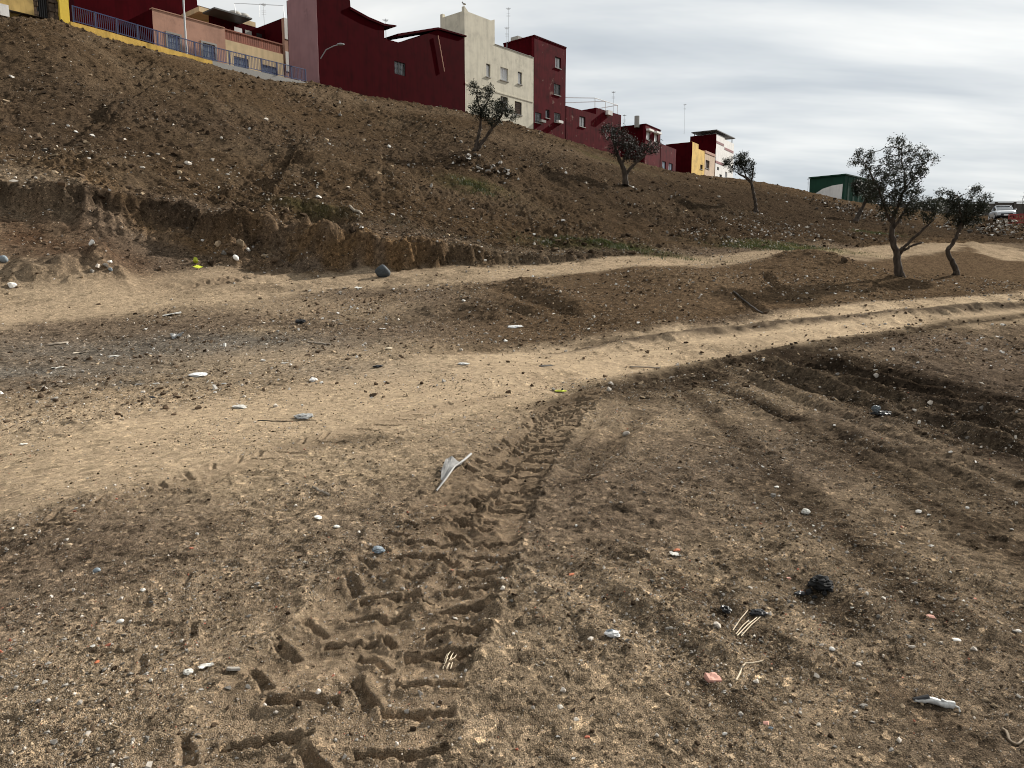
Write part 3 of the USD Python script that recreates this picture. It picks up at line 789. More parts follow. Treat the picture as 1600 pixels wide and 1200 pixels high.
def window(parent, pl, r, pane='glass', frame='frame', sill=True, grille=None, leaves=2, surround=None, slats=0, rec=.16):
    u0, u1, z0, z1 = r
    f = min(.07, (u1 - u0) * .12)
    fr = [pl.box(u0 + .002, u1 - .002, z0 + .002, z0 + f, rec - .05, rec + .03), pl.box(u0 + .002, u1 - .002, z1 - f, z1 - .002, rec - .05, rec + .03), pl.box(u0 + .002, u0 + f, z0 + f, z1 - f, rec - .05, rec + .03), pl.box(u1 - f, u1 - .002, z0 + f, z1 - f, rec - .05, rec + .03)]
    if leaves == 2:
        um = (u0 + u1) / 2
        fr.append(pl.box(um - f * .5, um + f * .5, z0 + f, z1 - f, rec - .045, rec + .025))
    w = put('window', cat(fr), M[frame], parent)
    put('pane', pl.box(u0 + f, u1 - f, z0 + f, z1 - f, rec, rec + .012), M[pane], w)
    for k in range(slats):
        zz = z0 + f + (z1 - z0 - 2 * f) * (k + .5) / slats
        hh = (z1 - z0 - 2 * f) / slats * .36
        put('slat', pl.box(u0 + f, u1 - f, zz - hh, zz + hh, rec - .03, rec - .004), M[pane], w)
    if sill:
        put('sill', pl.box(u0 - .06, u1 + .06, z0 - .07, z0 - .003, -.07, rec - .06), M['grey'], w)
    if grille:
        n = max(3, int((u1 - u0) / .14))
        g = [pl.box(u0 + (u1 - u0) * (k + .5) / n - .011, u0 + (u1 - u0) * (k + .5) / n + .011, z0 + .02, z1 - .02, .02, .042) for k in range(n)]
        g += [pl.box(u0, u1, z0 + (z1 - z0) * q - .014, z0 + (z1 - z0) * q + .014, .044, .062) for q in (.12, .5, .88)]
        put('grille', cat(g), M[grille], w)
    if surround:
        t = .12
        put('surround', cat([pl.box(u0 - t, u0 - .003, z0, z1 + t, -.03, .05), pl.box(u1 + .003, u1 + t, z0, z1 + t, -.03, .05), pl.box(u0, u1, z1 + .003, z1 + t, -.03, .05)]), M[surround], w)


def tube_mesh(pts, r0, r1=None, sides=7, caps=True):
    p = np.asarray(pts, float)
    n = len(p)
    r = np.linspace(r0, r0 if r1 is None else r1, n)
    t = np.gradient(p, axis=0) if n > 2 else np.repeat((p[1:] - p[:1]), n, 0)
    t /= np.linalg.norm(t, axis=1, keepdims=True) + 1e-12
    ref = np.array([0, 0, 1.0]) if abs(t[:, 2]).mean() < .8 else np.array([1.0, 0, 0])
    a = np.cross(t, ref); a /= np.linalg.norm(a, axis=1, keepdims=True) + 1e-12
    b = np.cross(t, a)
    ang = np.arange(sides) * 2 * np.pi / sides
    v = p[:, None] + r[:, None, None] * (np.cos(ang)[None, :, None] * a[:, None] + np.sin(ang)[None, :, None] * b[:, None])
    i, j = np.meshgrid(np.arange(n - 1), np.arange(sides), indexing='ij')
    q = np.stack([i * sides + j, i * sides + (j + 1) % sides, (i + 1) * sides + (j + 1) % sides, (i + 1) * sides + j], -1).reshape(-1, 4)
    f = np.vstack([q[:, [0, 1, 2]], q[:, [0, 2, 3]]])
    v = v.reshape(-1, 3)
    if caps:
        k = len(v)
        v = np.vstack([v, p[:1], p[-1:]])
        js = np.arange(sides)
        f = np.vstack([f, np.stack([np.full(sides, k), (js + 1) % sides, js], 1), np.stack([np.full(sides, k + 1), (n - 1) * sides + js, (n - 1) * sides + (js + 1) % sides], 1)])
    m = trimesh.Trimesh(v, f, process=False)
    if m.volume < 0:
        m.invert()
    return m


def antenna(label, x, y, z, h, seed=0):
    t = thing('roof_antenna', label, 'antenna', (x, y, z), group=None)
    put('mast', tube_mesh([(0, 0, -.05), (0, 0, h)], .022, .016, 6), M['metal'], t)
    rng = random.Random(seed)
    ms = []
    for k in range(5):
        L = .5 - .06 * k
        ms.append(tube_mesh([(-L / 2, .1 * k - .2, h - .15), (L / 2, .1 * k - .2, h - .15)], .009, sides=5))
    ms.append(tube_mesh([(0, -.3, h - .15), (0, .35, h - .15)], .012, sides=5))
    put('rods', cat(ms), M['metal'], t)
    put('rods', cat([tube_mesh([(-.18, 0, h - .6 - .12 * k), (.18, 0, h - .6 - .12 * k)], .008, sides=5) for k in range(3)]), M['metal'], t)


ROW = Plane(at(727, 182, 66.5), at(833, 211, 73.5)[:2] - at(727, 182, 66.5)[:2])
ROW2 = Plane(ROW.xy(ROW.u(970, 240)), np.array([.55, .835]))
STREET = Plane(at(115, 36, 42.5), at(470, 126, 53.5)[:2] - at(115, 36, 42.5)[:2])
HOUSES = 'painted houses along the top of the slope'


def side_depth(pl, u, px):
    """How far back a house reaches whose left side, from corner u, is seen as far as this pixel column."""
    s = pl.side(u)
    return -s.u(px, 200) + 0.0


# --- long dark red house with pink end wall
h = thing('long_house', 'long dark red house with a dusty pink end wall and stepped roofline', 'house', (0, 0, 0))
uL, uR = ROW.u(498, 100), 0.0
zt = ROW.z(498, -17)
Q = lambda px, py: tuple(ROW.uz(px, py))
u547 = ROW.u(547, 10)
top = [(uL, zt), (u547, zt), Q(548, 14), Q(575, 28), Q(600, 40), Q(600.5, 60), Q(622, 66), Q(640, 62), Q(683, 47), Q(727, 60)]
top[-1] = (uR - .003, top[-1][1])
facade(h, ROW, top, M['red'], [(rect(ROW, 625, 107, 17, 20), 'glass', 'frame', False, 'frame')], depth=3.6)
sp = ROW.side(uL)
D = side_depth(ROW, uL, 457)
put('end_wall', sp.box(-D, .0, float(rough_height(*[np.array([q]) for q in sp.xy(-D / 2)])[0]) - 2, zt - .02, -.03, -.002), M['pink'], h, label='dusty pink end wall')
put('body', ROW.box(uL, u547, zt - 6, zt, 3.602, max(3.7, D)), M['red'], h)
put('canopy', ROW.slab([Q(620, 53), Q(683, 43), Q(727.5, 56), Q(727.5, 58), Q(683, 46), Q(620, 57)], -.14, 2.2), M['red'], h)
put('canopy', ROW.slab([Q(546, 11), Q(575, 27), Q(600, 37.5), Q(618, 40), Q(618, 42), Q(600, 41), Q(575, 31), Q(546, 15)], -.12, 2.6), M['red'], h)
put('drain_pipe', tube_mesh([np.append(ROW.xy(*p[:1], -.10), p[1]) for p in (Q(683, 56), Q(686, 72), Q(690, 95), Q(693, 112))], .035, sides=8), M['brown'], h)
lm = [np.append(ROW.xy(Q(500, 92)[0], -.06), Q(500, 92)[1]), np.append(ROW.xy(Q(503, 82)[0], -.5), Q(503, 80)[1]), np.append(ROW.xy(Q(509, 76)[0], -1.0), Q(509, 76)[1]), np.append(ROW.xy(Q(515, 74)[0], -1.3), Q(515, 75)[1])]
wl = put('wall_lamp', tube_mesh(lm, .035, sides=6), M['metal'], h)
put('lamp_head', cat([trimesh.creation.icosphere(1, .15).apply_transform(np.diag([1.9, 1, .6, 1])).apply_translation(lm[-1])]), M['metal'], wl)
antenna('thin aerial on the dark red roof beside the gable canopy', *ROW.xy(Q(619, 60)[0], 1.2), Q(619, 66)[1], 2.0, 3)

# --- cream house
h = thing('cream_house', 'tall cream rendered house between two dark red ones', 'house')
u0, u1 = .003, ROW.u(833.5, 150)
um = ROW.u(773, 50)
zt, zp = ROW.z(728, 17), ROW.z(775, 70)
cw = [(rect(ROW, 763, 110, 6.5, 20), 'blind', 'frame', True, None, 1), (rect(ROW, 788, 116, 12, 20), 'blind', 'alu', True), (rect(ROW, 812.5, 122, 6.5, 19), 'blind', 'frame', True, None, 1),
      (rect(ROW, 788, 161, 11.5, 20), 'shutter', 'frame', True, None, 1, None, 6), (rect(ROW, 810, 169, 11, 20), 'shutter', 'frame', True, None, 1, None, 6)]
zb = facade(h, ROW, [(u0, zt + .35), (u0 + .5, zt), (um - .5, zt), (um, zt + .2), (um + .003, zp), (u1, zp)], M['cream'], cw, depth=.31)
D = side_depth(ROW, u0, 690)
put('body', ROW.box(u0, um, zb, zt - .01, .302, D), M['cream'], h)
put('body', ROW.box(um + .002, u1, zb, zp - .9, .302, D), M['cream'], h)
put('parapet', ROW.box(u1 - .2, u1, zp - .898, zp + .25, .302, D), M['cream'], h)
put('parapet', ROW.slab([(u0, zt), (u0 + .3, zt), (u0 + .3, zt + .3), (u0, zt + .3)], D - .3, D), M['cream'], h)
for a, b in ((144, 777), (184, 735)):
    zz = ROW.z(b, a)
    put('string_course', ROW.box(u0 + .02, u1 - .02, zz - .05, zz + .05, -.035, -.002), M['cream'], h)
uu = np.linspace(um, u1, 26)
rngb = random.Random(4)
put('coping', cat([ROW.box(um + .06, u1 + .02, zp + .002, zp + .05, -.04, .33)]), M['grey'], h)

# a gull on the highest corner of the cream house
gx, gy = ROW.xy(u0 + .1, .1)
gul = trimesh.creation.icosphere(2, .5)
gv = np.array(gul.vertices); gv *= np.array([.32, .15, .15]); gv[:, 2] += np.where(gv[:, 0] < -.08, -.10 * (np.abs(gv[:, 0]) - .08) * 3, 0)
hd = trimesh.creation.icosphere(2, .055).apply_translation([.16, 0, .12]); bk = trimesh.creation.cone(.016, .07, sections=6); bk.apply_transform(trimesh.transformations.rotation_matrix(math.pi / 2, [0, 1, 0])); bk.apply_translation([.205, 0, .115])
nk = tube_mesh([(.10, 0, .03), (.15, 0, .10)], .06, .045, 8)
lg = [tube_mesh([(.02, s * .04, -.05), (.03, s * .045, -.20)], .008, sides=5) for s in (-1, 1)]
g = thing('gull', 'small gull perched on the highest corner of the cream house', 'bird', (gx, gy, zt + .35 + .20), rz=200)
put('body', cat([trimesh.Trimesh(gv, gul.faces), hd, nk]), M['grey'], g, smooth=True)
put('beak', bk, M['yellow'], g); put('leg', lg[0], M['yellow'], g); put('leg', lg[1], M['yellow'], g)

# --- red tower
h = thing('red_tower_house', 'narrow four storey worn red house next to the cream one', 'house')
u0, u1 = ROW.u(834.5, 150), ROW.u(884, 130)
zt = ROW.z(836, 57)
tw = [(rect(ROW, 872, 98, 9, 17), 'blind', 'frame', True), (rect(ROW, 870.5, 140, 10, 17), 'glass', 'frame', True, 'frame'), (rect(ROW, 841, 184, 10, 16), 'glass', 'frame', True, 'frame'), (rect(ROW, 855.5, 178, 6, 13), 'glass', 'frame', True, None, 1), (rect(ROW, 871, 184, 10, 15), 'glass', 'frame', True, 'frame')]
D = side_depth(ROW, u0, 787)
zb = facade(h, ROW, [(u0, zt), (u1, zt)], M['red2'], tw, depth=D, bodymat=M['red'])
put('parapet', ROW.box(u0 - .04, u1 + .04, zt + .002, zt + .12, -.05, D + .04), M['red'], h)
for px, py in ((845, 190), (872, 191)):
    r = rect(ROW, px, py, 7, 4)
    put('air_conditioner', ROW.box(r[0], r[1], r[2], r[3], -.38, -.08), M['white' if px > 850 else 'grey'], h)
put('chimney', ROW.box(u0 + .1, u0 + .8, zt + .122, zt + .5, D * .55, D * .55 + .9), M['grey'], h)
antenna('tall bristling aerial on the roof of the worn red tower house', *ROW.xy(u0 - .2, D - .8), zt, 3.2, 5)
antenna('shorter aerial leaning behind the cream parapet', *ROW.xy(u0 - 1.4, 2.2), ROW.z(800, 80), 3.0, 6)

# --- low red house with white pergola
h = thing('low_red_house', 'low worn red house with a white metal frame on its roof', 'house')
ua, ub, uc = ROW.u(884.5, 200), ROW.u(931, 200), ROW.u(970, 210)
za, zb2 = ROW.z(884, 165), ROW.z(931, 168)
facade(h, ROW, [(ua, za), (ub, za)], M['red2'], [(rect(ROW, 910, 190, 9, 16), 'blind', 'frame', True)], depth=7)
facade(h, ROW, [(ub + .003, zb2), (uc - .003, zb2)], M['red2'], [(rect(ROW, 959, 205, 8, 13), 'glass', 'frame', True)], depth=side_depth(ROW, ub, 909))
r = rect(ROW, 949, 177, 7, 7)
put('air_conditioner', ROW.box(*r, -.4, -.06), M['white'], h)
pg = []
zp0 = ROW.z(932, 152)
for uu_, bb in ((ub + .2, .3), (uc - .3, .3), (ub - 4.5, 5.2), (uc - .3, 5.2), (ub + 2.2, .3)):
    pg.append(tube_mesh([np.append(ROW.xy(uu_, bb), (za if uu_ < ub else zb2) - .05), np.append(ROW.xy(uu_, bb), zp0)], .035, sides=6))
for p, q in (((ub + .2, .3), (uc - .3, .3)), ((ub + .2, .3), (ub - 4.5, 5.2)), ((uc - .3, .3), (uc - .3, 5.2)), ((ub - 4.5, 5.2), (uc - .3, 5.2)), ((ub + 2.2, .3), (ub - 1, 5.2))):
    pg.append(tube_mesh([np.append(ROW.xy(*p), zp0), np.append(ROW.xy(*q), zp0)], .035, sides=6))
put('pergola_frame', cat(pg), M['white'], h)
antenna('tall thin aerial at the right end of the pergola roof', *ROW.xy(uc - .4, .8), zb2, 2.6, 8)

# --- next houses down the street
h = thing('chimney_house', 'small dark red house with a round chimney and white awnings', 'house')
u0, u1 = ROW2.u(1008, 230), ROW2.u(1031.5, 230)
zt = ROW2.z(1008, 194)
D = side_depth(ROW2, u0, 967)
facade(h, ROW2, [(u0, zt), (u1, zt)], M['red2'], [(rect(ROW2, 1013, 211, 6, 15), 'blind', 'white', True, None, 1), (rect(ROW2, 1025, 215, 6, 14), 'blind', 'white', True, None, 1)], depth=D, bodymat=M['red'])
for px, py in ((1013, 204), (1025, 208)):
    r = rect(ROW2, px, py, 7.5, 3)
    put('awning', ROW2.box(*r, -.45, -.01), M['white'], h)
cx_, cy_ = ROW2.xy(u0 - .3, 1.0)
put('chimney', tube_mesh([(cx_, cy_, zt - .3), (cx_, cy_, zt + 1.0)], .30, .30, 12), M['grey'], h)
put('roof_edge', ROW2.box(u0 - .05, u1 + .05, zt + .002, zt + .09, -.06, D), M['red'], h)
antenna('short aerial beside the round chimney', *ROW2.xy(u0 - 1.2, 2.2), zt, 1.2, 9)

h = thing('sunken_red_house', 'lowest worn red house with two small windows near the ground', 'house')
u0, u1 = ROW2.u(1032, 250), ROW2.u(1056, 250)
zt = ROW2.z(1032, 224)
facade(h, ROW2, [(u0, zt), (u1, zt)], M['red2'], [(rect(ROW2, 1037.5, 258, 6, 12), 'steelblue', 'frame', True), (rect(ROW2, 1048, 261, 6, 12), 'steelblue', 'frame', True)], depth=5)

h = thing('yellow_house', 'narrow yellow fronted house with a dark red side wall', 'house')
u0, u1 = ROW2.u(1081, 250), ROW2.u(1101, 250)
zt, zs, um = ROW2.z(1081, 221), ROW2.z(1092, 233), ROW2.u(1091, 240)
D = side_depth(ROW2, u0, 1041)
facade(h, ROW2, [(u0, zt), (um, zt), (um + .01, zs), (u1, zs)], M['yellow'], [(rect(ROW2, 1096, 261, 4, 7), 'shutter', 'frame', True)], depth=D, bodymat=M['yellow'])
sp = ROW2.side(u0)
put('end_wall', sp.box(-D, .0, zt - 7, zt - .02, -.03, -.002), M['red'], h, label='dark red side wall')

h = thing('beige_house', 'narrow low beige house squeezed between yellow and white fronts', 'house')
u0, u1 = ROW2.u(1101.3, 250), ROW2.u(1117, 250)
zt = ROW2.z(1102, 239)
facade(h, ROW2, [(u0, zt), (u1, zt)], M['beige'], [(rect(ROW2, 1105.5, 257, 6, 13), 'shutter', 'frame', True)], depth=6)
put('roof_edge', ROW2.box(u0 + .02, u1 - .02, zt + .002, zt + .35, -.06, .4), M['brown'], h)

h = thing('white_house', 'last house of the row, white fronted with red bands and a dark roof canopy', 'house')
u0, um, u1 = ROW2.u(1118, 250), ROW2.u(1131, 250), ROW2.u(1146, 250)
zt, zp = ROW2.z(1118, 208), ROW2.z(1131, 217)
D = side_depth(ROW2, u0, 1079)
facade(h, ROW2, [(u0, zt), (um, zt), (um + .01, zp), (u1, zp)], M['white'], [(rect(ROW2, 1122, 263.5, 3, 5), 'glass', 'frame', False, None, 1), (rect(ROW2, 1126, 277, 4, 9), 'glass', 'frame', True, None, 1), (rect(ROW2, 1134.5, 273, 3.4, 9), 'blind', 'alu', True, None, 1), (rect(ROW2, 1141, 283, 3, 5), 'glass', 'frame', False, None, 1)], depth=D)
sp = ROW2.side(u0)
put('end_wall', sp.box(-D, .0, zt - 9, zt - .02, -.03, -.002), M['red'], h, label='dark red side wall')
for (a, b, c) in ((1118, 1131, 224), (1132, 1146, 235), (1118, 1131, 255)):
    ww = ROW2.z((a + b) / 2, c)
    put('red_band', ROW2.box(max(u0 + .01, ROW2.u(a, c)), min(u1 - .01, ROW2.u(b, c)), ww - .17, ww + .17, -.03, -.002), M['band'], h)
cz0 = zt + .35
put('roof_canopy', ROW2.slab([(u0 - .6, cz0), (u1 - .3, cz0 + .1), (u1 - .3, cz0 + .22), (u0 - .6, cz0 + .12)], -.25, 3.6), M['frame'], h)
for uu_ in (u0 + .2, um + .3, u1 - .5):
    for bb in (.2, 3.4):
        put('canopy_post', tube_mesh([np.append(ROW2.xy(uu_, bb), zp - .5), np.append(ROW2.xy(uu_, bb), cz0 + .03)], .06, sides=6), M['frame'], h)
antenna('tall thin aerial on the last white house of the row', *ROW2.xy(u0 - 2.5, 4), zt, 4.2, 10)

# --- houses behind the blue railing
B0 = STREET.moved(5.5)
BQ = lambda px, py: tuple(B0.uz(px, py))
h = thing('big_red_house', 'big dark red house cut by the top left picture edge behind the railing', 'house')
B1 = B0.moved(5.2)
u0, u1 = B1.u(118, 30), B1.u(310, 40)
facade(h, B1, [(u0, B1.z(150, -75)), (B1.u(251, 0), B1.z(150, -75)), (B1.u(251.5, 0), B1.z(300, -3)), (u1, B1.z(300, -3))], M['red'], [], depth=7)
put('dado', B1.box(u0 + .05, B1.u(239, 60), B1.z(150, 60) - 1.6, B1.z(150, 47), -.05, -.002), M['white'], h)

h = thing('brown_house', 'low brownish pink house with two grilled windows behind the railing', 'house')
u0, u1 = B0.u(239, 40), B0.u(352, 60)
zt = B0.z(240, 14)
facade(h, B0, [(u0, zt), (u1, zt)], M['brown'], [(rect(B0, 272, 67, 19, 25), 'steelblue', 'alu', True, 'blue', 2, 'grey'), (rect(B0, 327, 81, 19, 24), 'steelblue', 'alu', True, 'blue', 2, 'grey')], depth=5.0, drop=2)
sp = B0.side(u0)
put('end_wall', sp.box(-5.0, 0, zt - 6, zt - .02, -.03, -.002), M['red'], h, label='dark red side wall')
put('coping', B0.box(u0, u1, zt + .002, zt + .06, -.04, .34), M['brown'], h)

h = thing('terrace_house', 'cream house with a dark roofed terrace and brown balustrade', 'house')
u0, u1 = B0.u(353, 80), B0.u(443, 100)
zt = B0.z(354, 62)
facade(h, B0, [(u0, zt), (u1, zt)], M['cream2'], [(rect(B0, 377, 101, 23, 22), 'steelblue', 'alu', True, 'blue', 2), (rect(B0, 421, 112, 24, 18), 'steelblue', 'alu', True, 'blue', 2)], depth=6.0, drop=2)
zr = zt + .75
n = 26
bal = [B0.box(u0, u1, zr - .09, zr, .02, .22), B0.box(u0, u1, zt + .002, zt + .07, .02, .22)]
put('handrail', bal[0], M['tile'], h); put('bottom_rail', bal[1], M['tile'], h)
for k in range(n):
    uu_ = u0 + (u1 - u0) * (k + .5) / n
    put('baluster', B0.box(uu_ - .075, uu_ + .075, zt + .072, zr - .092, .06, .18), M['tile'], h)
zt2, ztp = zt + 2.3, B0.z(312, 9)
B3 = B0.moved(2.6)
put('terrace_wall', B3.box(B3.u(330, 40), u1 + .4, zt + .005, zt2, 0, .3), M['red'], h)
for px, w_, mt in ((372, 12, 'blind'), (388, 10, 'grey'), (418, 4, 'blind'), (405, 8, 'dark')):
    r = rect(B3, px, 51 + (px - 372) * .28, w_, 15)
    put('door', B3.box(r[0], r[1], zt + .01, r[3], -.04, -.003), M[mt], h)
B2 = B0.moved(2.6)
put('upper_wall', B2.box(B2.u(312, 30), B2.u(400, 50), zt2 + .02, B2.z(312, 10), 0, 4), M['cream2'], h)
put('terrace_roof', B0.slab([(B0.u(347, 40), zt2 - .10), (u1 - 1.9, zt2 - .10), (u1 - 1.9, zt2), (B0.u(347, 40), zt2)], .9, 2.58), M['frame'], h)
zq = B2.z(312, 10)
put('roof_room', B2.box(B2.u(345, 20), B2.u(413, 30), zq + .002, zq + 1.5, 4.05, 8), M['red'], h)
for px in (389, 402):
    c = B2.xy(B2.u(px, 20), 2.0)
    tk = trimesh.creation.revolve(np.array([[0, 0], [.48, 0], [.52, .08], [.50, .5], [.52, .9], [.40, 1.05], [.15, 1.12], [0, 1.12]]), sections=16)
    tk.apply_translation([c[0], c[1], zq])
    put('water_tank', tk, M['grey'], h, smooth=30)
antenna('spindly aerial beside the two roof water tanks', *B2.xy(B2.u(424, 30), 1.0), zq - 1.2, 3.2, 12)

h = thing('striped_house', 'narrow house with white and brown panels beside the pink wall', 'house')
u0 = B0.u(445, 70)
zt = B0.z(445, 28)
D = side_depth(B0, u0, 401)
u1 = u0 + 3.0
zb = facade(h, B0, [(u0, zt), (u1, zt)], M['brown'], [], depth=max(D, 4), bodymat=M['red'], drop=2)
for a, b in ((30, 62), (81, 112)):
    put('white_panel', B0.box(u0 + .02, u1, B0.z(450, b), B0.z(450, a), -.03, -.002), M['white'], h)
put('roof_rail', cat([tube_mesh([np.append(B0.xy(u0 - 2.5, 2.5), zt + .9), np.append(B0.xy(u0 + .1, .1), zt + .9)], .02, sides=5)] + [tube_mesh([np.append(B0.xy(*q), zt - .02), np.append(B0.xy(*q), zt + .9)], .02, sides=5) for q in ((u0 - 2.5, 2.5), (u0 - 1.2, 1.3), (u0 + .1, .1))]), M['metal'], h)

# --- ruined ochre house at the left edge
h = thing('ochre_ruin', 'crumbling ochre house with a dark stone doorway at the left edge', 'house')
u0, ua, ub, uc = STREET.u(-60, 20), STREET.u(60, 20), STREET.u(100, 30), STREET.u(114.5, 30)
ztop = STREET.z(60, -70)
zb = float(rough_height(*[np.array([q]) for q in STREET.xy(ua)])[0]) - 2
put('plaster_wall', STREET.box(u0, ua, zb, ztop, .6, .95), M['ochre'], h)
put('corner_pillar', STREET.box(ub, uc, zb, ztop, .45, 1.2), M['ybright'], h, label='bright yellow corner pillar')
ud0, ud1 = STREET.u(69, 30), STREET.u(86, 30)
put('door', STREET.box(ud0 + .003, ud1 - .003, zb, ztop - .4, 1.0, 1.06), M['dark'], h)
for k in range(5):
    uu_ = ud0 + (ud1 - ud0) * (k + .5) / 5
    put('door_bar', STREET.box(uu_ - .015, uu_ + .015, zb, ztop - .4, .93, .96), M['frame'], h)
put('body', STREET.box(u0, uc - .1, zb, ztop, 1.25, 6), M['ochre'], h)
rng = random.Random(9)
for c0, c1 in ((ua + .003, ud0), (ud1, ub - .003)):
    zz = zb + .8
    while zz < ztop:
        hh = rng.uniform(.14, .26)
        uu_ = c0
        while uu_ < c1 - .06:
            ww = min(rng.uniform(.16, .34), c1 - uu_)
            put('stone', STREET.box(uu_ + .012, uu_ + ww - .012, zz + .01, zz + hh - .01, .62 + rng.uniform(0, .12), 1.2), M['stone'], h)
            uu_ += ww
        zz += hh
put('light_block', STREET.box(STREET.u(1, 14), STREET.u(15, 14), STREET.z(8, 24), STREET.z(8, 6), .1, .55), M['white'], h)

# --- blue railing, kerb wall, street and lamp post
L = STREET.u(478, 127)
zline = lambda u: np.interp(u, [0, L * .12, L * .5, L], [STREET.z(115, 35.5), STREET.z(160, 48), STREET.z(290, 86), STREET.z(478, 129)])
h = thing('kerb_wall', 'low yellow and white kerb wall under the blue railing', 'kerb wall')
us = np.linspace(-.2, STREET.u(330, 95), 22)
put('kerb', cat([STREET.slab([(a, zline(a) - 1.3), (b, zline(b) - 1.3), (b, zline(b) - .02), (a, zline(a) - .02)], -.15, .15) for a, b in zip(us[:-1], us[1:] - .002)]), M['yellow'], h)
us = np.linspace(STREET.u(330, 95) + .002, L + .4, 22)
put('kerb', cat([STREET.slab([(a, zline(a) - 1.3), (b, zline(b) - 1.3), (b, zline(b) - .02), (a, zline(a) - .02)], -.15, .15) for a, b in zip(us[:-1], us[1:] - .002)]), M['grey'], h, label='bare grey stretch of the kerb')
h = thing('blue_railing', 'long dark blue metal railing sloping down towards the pink wall', 'railing')
npan = 13
us = np.linspace(0, L, npan + 1)
RH = .86
for k, u in enumerate(us):
    put('post', STREET.box(u - .028, u + .028, zline(u) - .3, zline(u) + RH + .03, -.028, .028), M['blue'], h)
for a, b in zip(us[:-1], us[1:]):
    for dz, t in ((RH, .025), (.10, .02)):
        put('rail', STREET.slab([(a + .03, zline(a) + dz - t), (b - .03, zline(b) + dz - t), (b - .03, zline(b) + dz + t), (a + .03, zline(a) + dz + t)], -.018, .018), M['blue'], h)
    nb = 10
    for q in range(nb):
        u = a + (b - a) * (q + .75) / (nb + .5)
        put('baluster', STREET.box(u - .011, u + .011, zline(u) + .121, zline(u) + RH - .026, -.011, .011), M['blue'], h)
us = np.linspace(-6, L + 2, 20)
st = []
for a, b in zip(us[:-1], us[1:] - .001):
    v = [(*STREET.xy(a, .16), zline(max(0, a)) - .06), (*STREET.xy(b, .16), zline(min(L, max(0, b))) - .06), (*STREET.xy(b, 11), zline(min(L, max(0, b))) - .06), (*STREET.xy(a, 11), zline(max(0, a)) - .06)]
    st.append(trimesh.Trimesh(v, [[0, 1, 2], [0, 2, 3]], process=False))
put('pavement', cat(st), M['asphalt'], kind='structure', label='narrow paved street behind the blue railing', cat='street')
px0 = STREET.xy(STREET.u(299, 80), .6)
zz0 = STREET.z(299, 88)
h = thing('street_lamp', 'tall pale lamp post standing behind the blue railing', 'street lamp', (px0[0], px0[1], zz0))
put('pole', tube_mesh([(0, 0, -.1), (0, 0, 7.2)], .06, .045, 10), M['metal'], h)
put('arm', tube_mesh([(0, 0, 7.1), (-.3, -.2, 7.5), (-.9, -.5, 7.65)], .035, sides=7), M['alu'], h)
put('lamp_head', trimesh.creation.icosphere(2, .2).apply_transform(np.diag([1.7, .9, .45, 1])).apply_translation([-1.05, -.58, 7.62]), M['alu'], h, smooth=True)

# --- green building, far wall, far poles
G = Plane(at(1319, 305, 100), np.array([.72, .69]))
h = thing('green_building', 'dark green warehouse with a white lower panel beyond the ridge', 'warehouse')
sp = G.side(0)
D = side_depth(G, 0, 1270)
zt = G.z(1319, 273)
put('body', G.box(0, 11, zt - 9, zt, 0, D), M['green'], h)
zw = sp.z(1300, 293)
put('white_panel', sp.slab([(-D + .9, zw - 3), (-.35, zw - 3), (-.25, zw + .35), (-1.6, zw + .25), (-D * .6, zw - .05), (-D + .9, zw - .6)], -.05, -.003), M['white'], h)
put('roof_edge', G.box(-.15, 11.15, zt + .002, zt + .16, -.15, D + .15), M['green'], h)
for k in range(6):
    put('rib', G.box(.9 + k * 1.7, 1.0 + k * 1.7, zt - 9, zt - .02, -.06, -.002), M['green'], h)
x, y, z = at(1262, 302, 102)
antenna('lone thin aerial mast left of the green warehouse', x, y, z - .3, 2.3, 14)
W = Plane(at(1480, 340, 92), np.array([1.0, -.03]))
h = thing('boundary_wall', 'long dark grey boundary wall along the right horizon', 'wall')
ztop = W.z(1480, 317)
ua, ub = W.u(1352, 330), W.u(1790, 330)
k = 0
us = np.linspace(ua, ub, 16)
for a, b in zip(us[:-1], us[1:]):
    put('panel', W.box(a + .01, b - .012, ztop - 6, ztop - .06 + .04 * math.sin(k * 2.1), 0, .25), M['wallgrey'], h); k += 1
    put('pilaster', W.box(a - .15, a + .15, ztop - 6, ztop + .02, -.10, -.003), M['wallgrey'], h)
put('coping', W.box(ua, ub, ztop + .045, ztop + .13, -.06, .31), M['wallgrey'], h)
c = W.u(1482, 317)
h = thing('shed', 'small dark shed with a low gable behind the boundary wall', 'shed')
put('wall', W.box(c - 2, c + 2, ztop - 6, ztop + .05, 2, 5), M['wallgrey'], h)
put('roof', W.slab([(c - 2.3, ztop + .06), (c, ztop + .75), (c + 2.3, ztop + .06), (c + 2.3, ztop + .16), (c, ztop + .86), (c - 2.3, ztop + .16)], 1.8, 5.2), M['frame'], h)

# ------------------------------------------------------------------ lookup on the finished relief
def on_ground(x, y):
    """Height of the finished relief at world points (bilinear on its own grid)."""
    x, y = np.atleast_1d(np.asarray(x, float)), np.atleast_1d(np.asarray(y, float))
    R, A = np.hypot(x, y), np.arctan2(x, y)
    A = np.where(A < -AIN, A + 2 * np.pi, A)
    i = np.clip(np.searchsorted(RAD, R) - 1, 0, NR - 2); j = np.clip(np.searchsorted(ANG, A) - 1, 0, NA - 1)
    j2 = (j + 1) % NA
    a2 = np.where(j + 1 < NA, ANG[np.minimum(j + 1, NA - 1)], ANG[0] + 2 * np.pi)
    s, t = np.clip((R - RAD[i]) / (RAD[i + 1] - RAD[i]), 0, 1), np.clip((A - ANG[j]) / (a2 - ANG[j]), 0, 1)
    return GZ[i, j] * (1 - s) * (1 - t) + GZ[i + 1, j] * s * (1 - t) + GZ[i, j2] * (1 - s) * t + GZ[i + 1, j2] * s * t


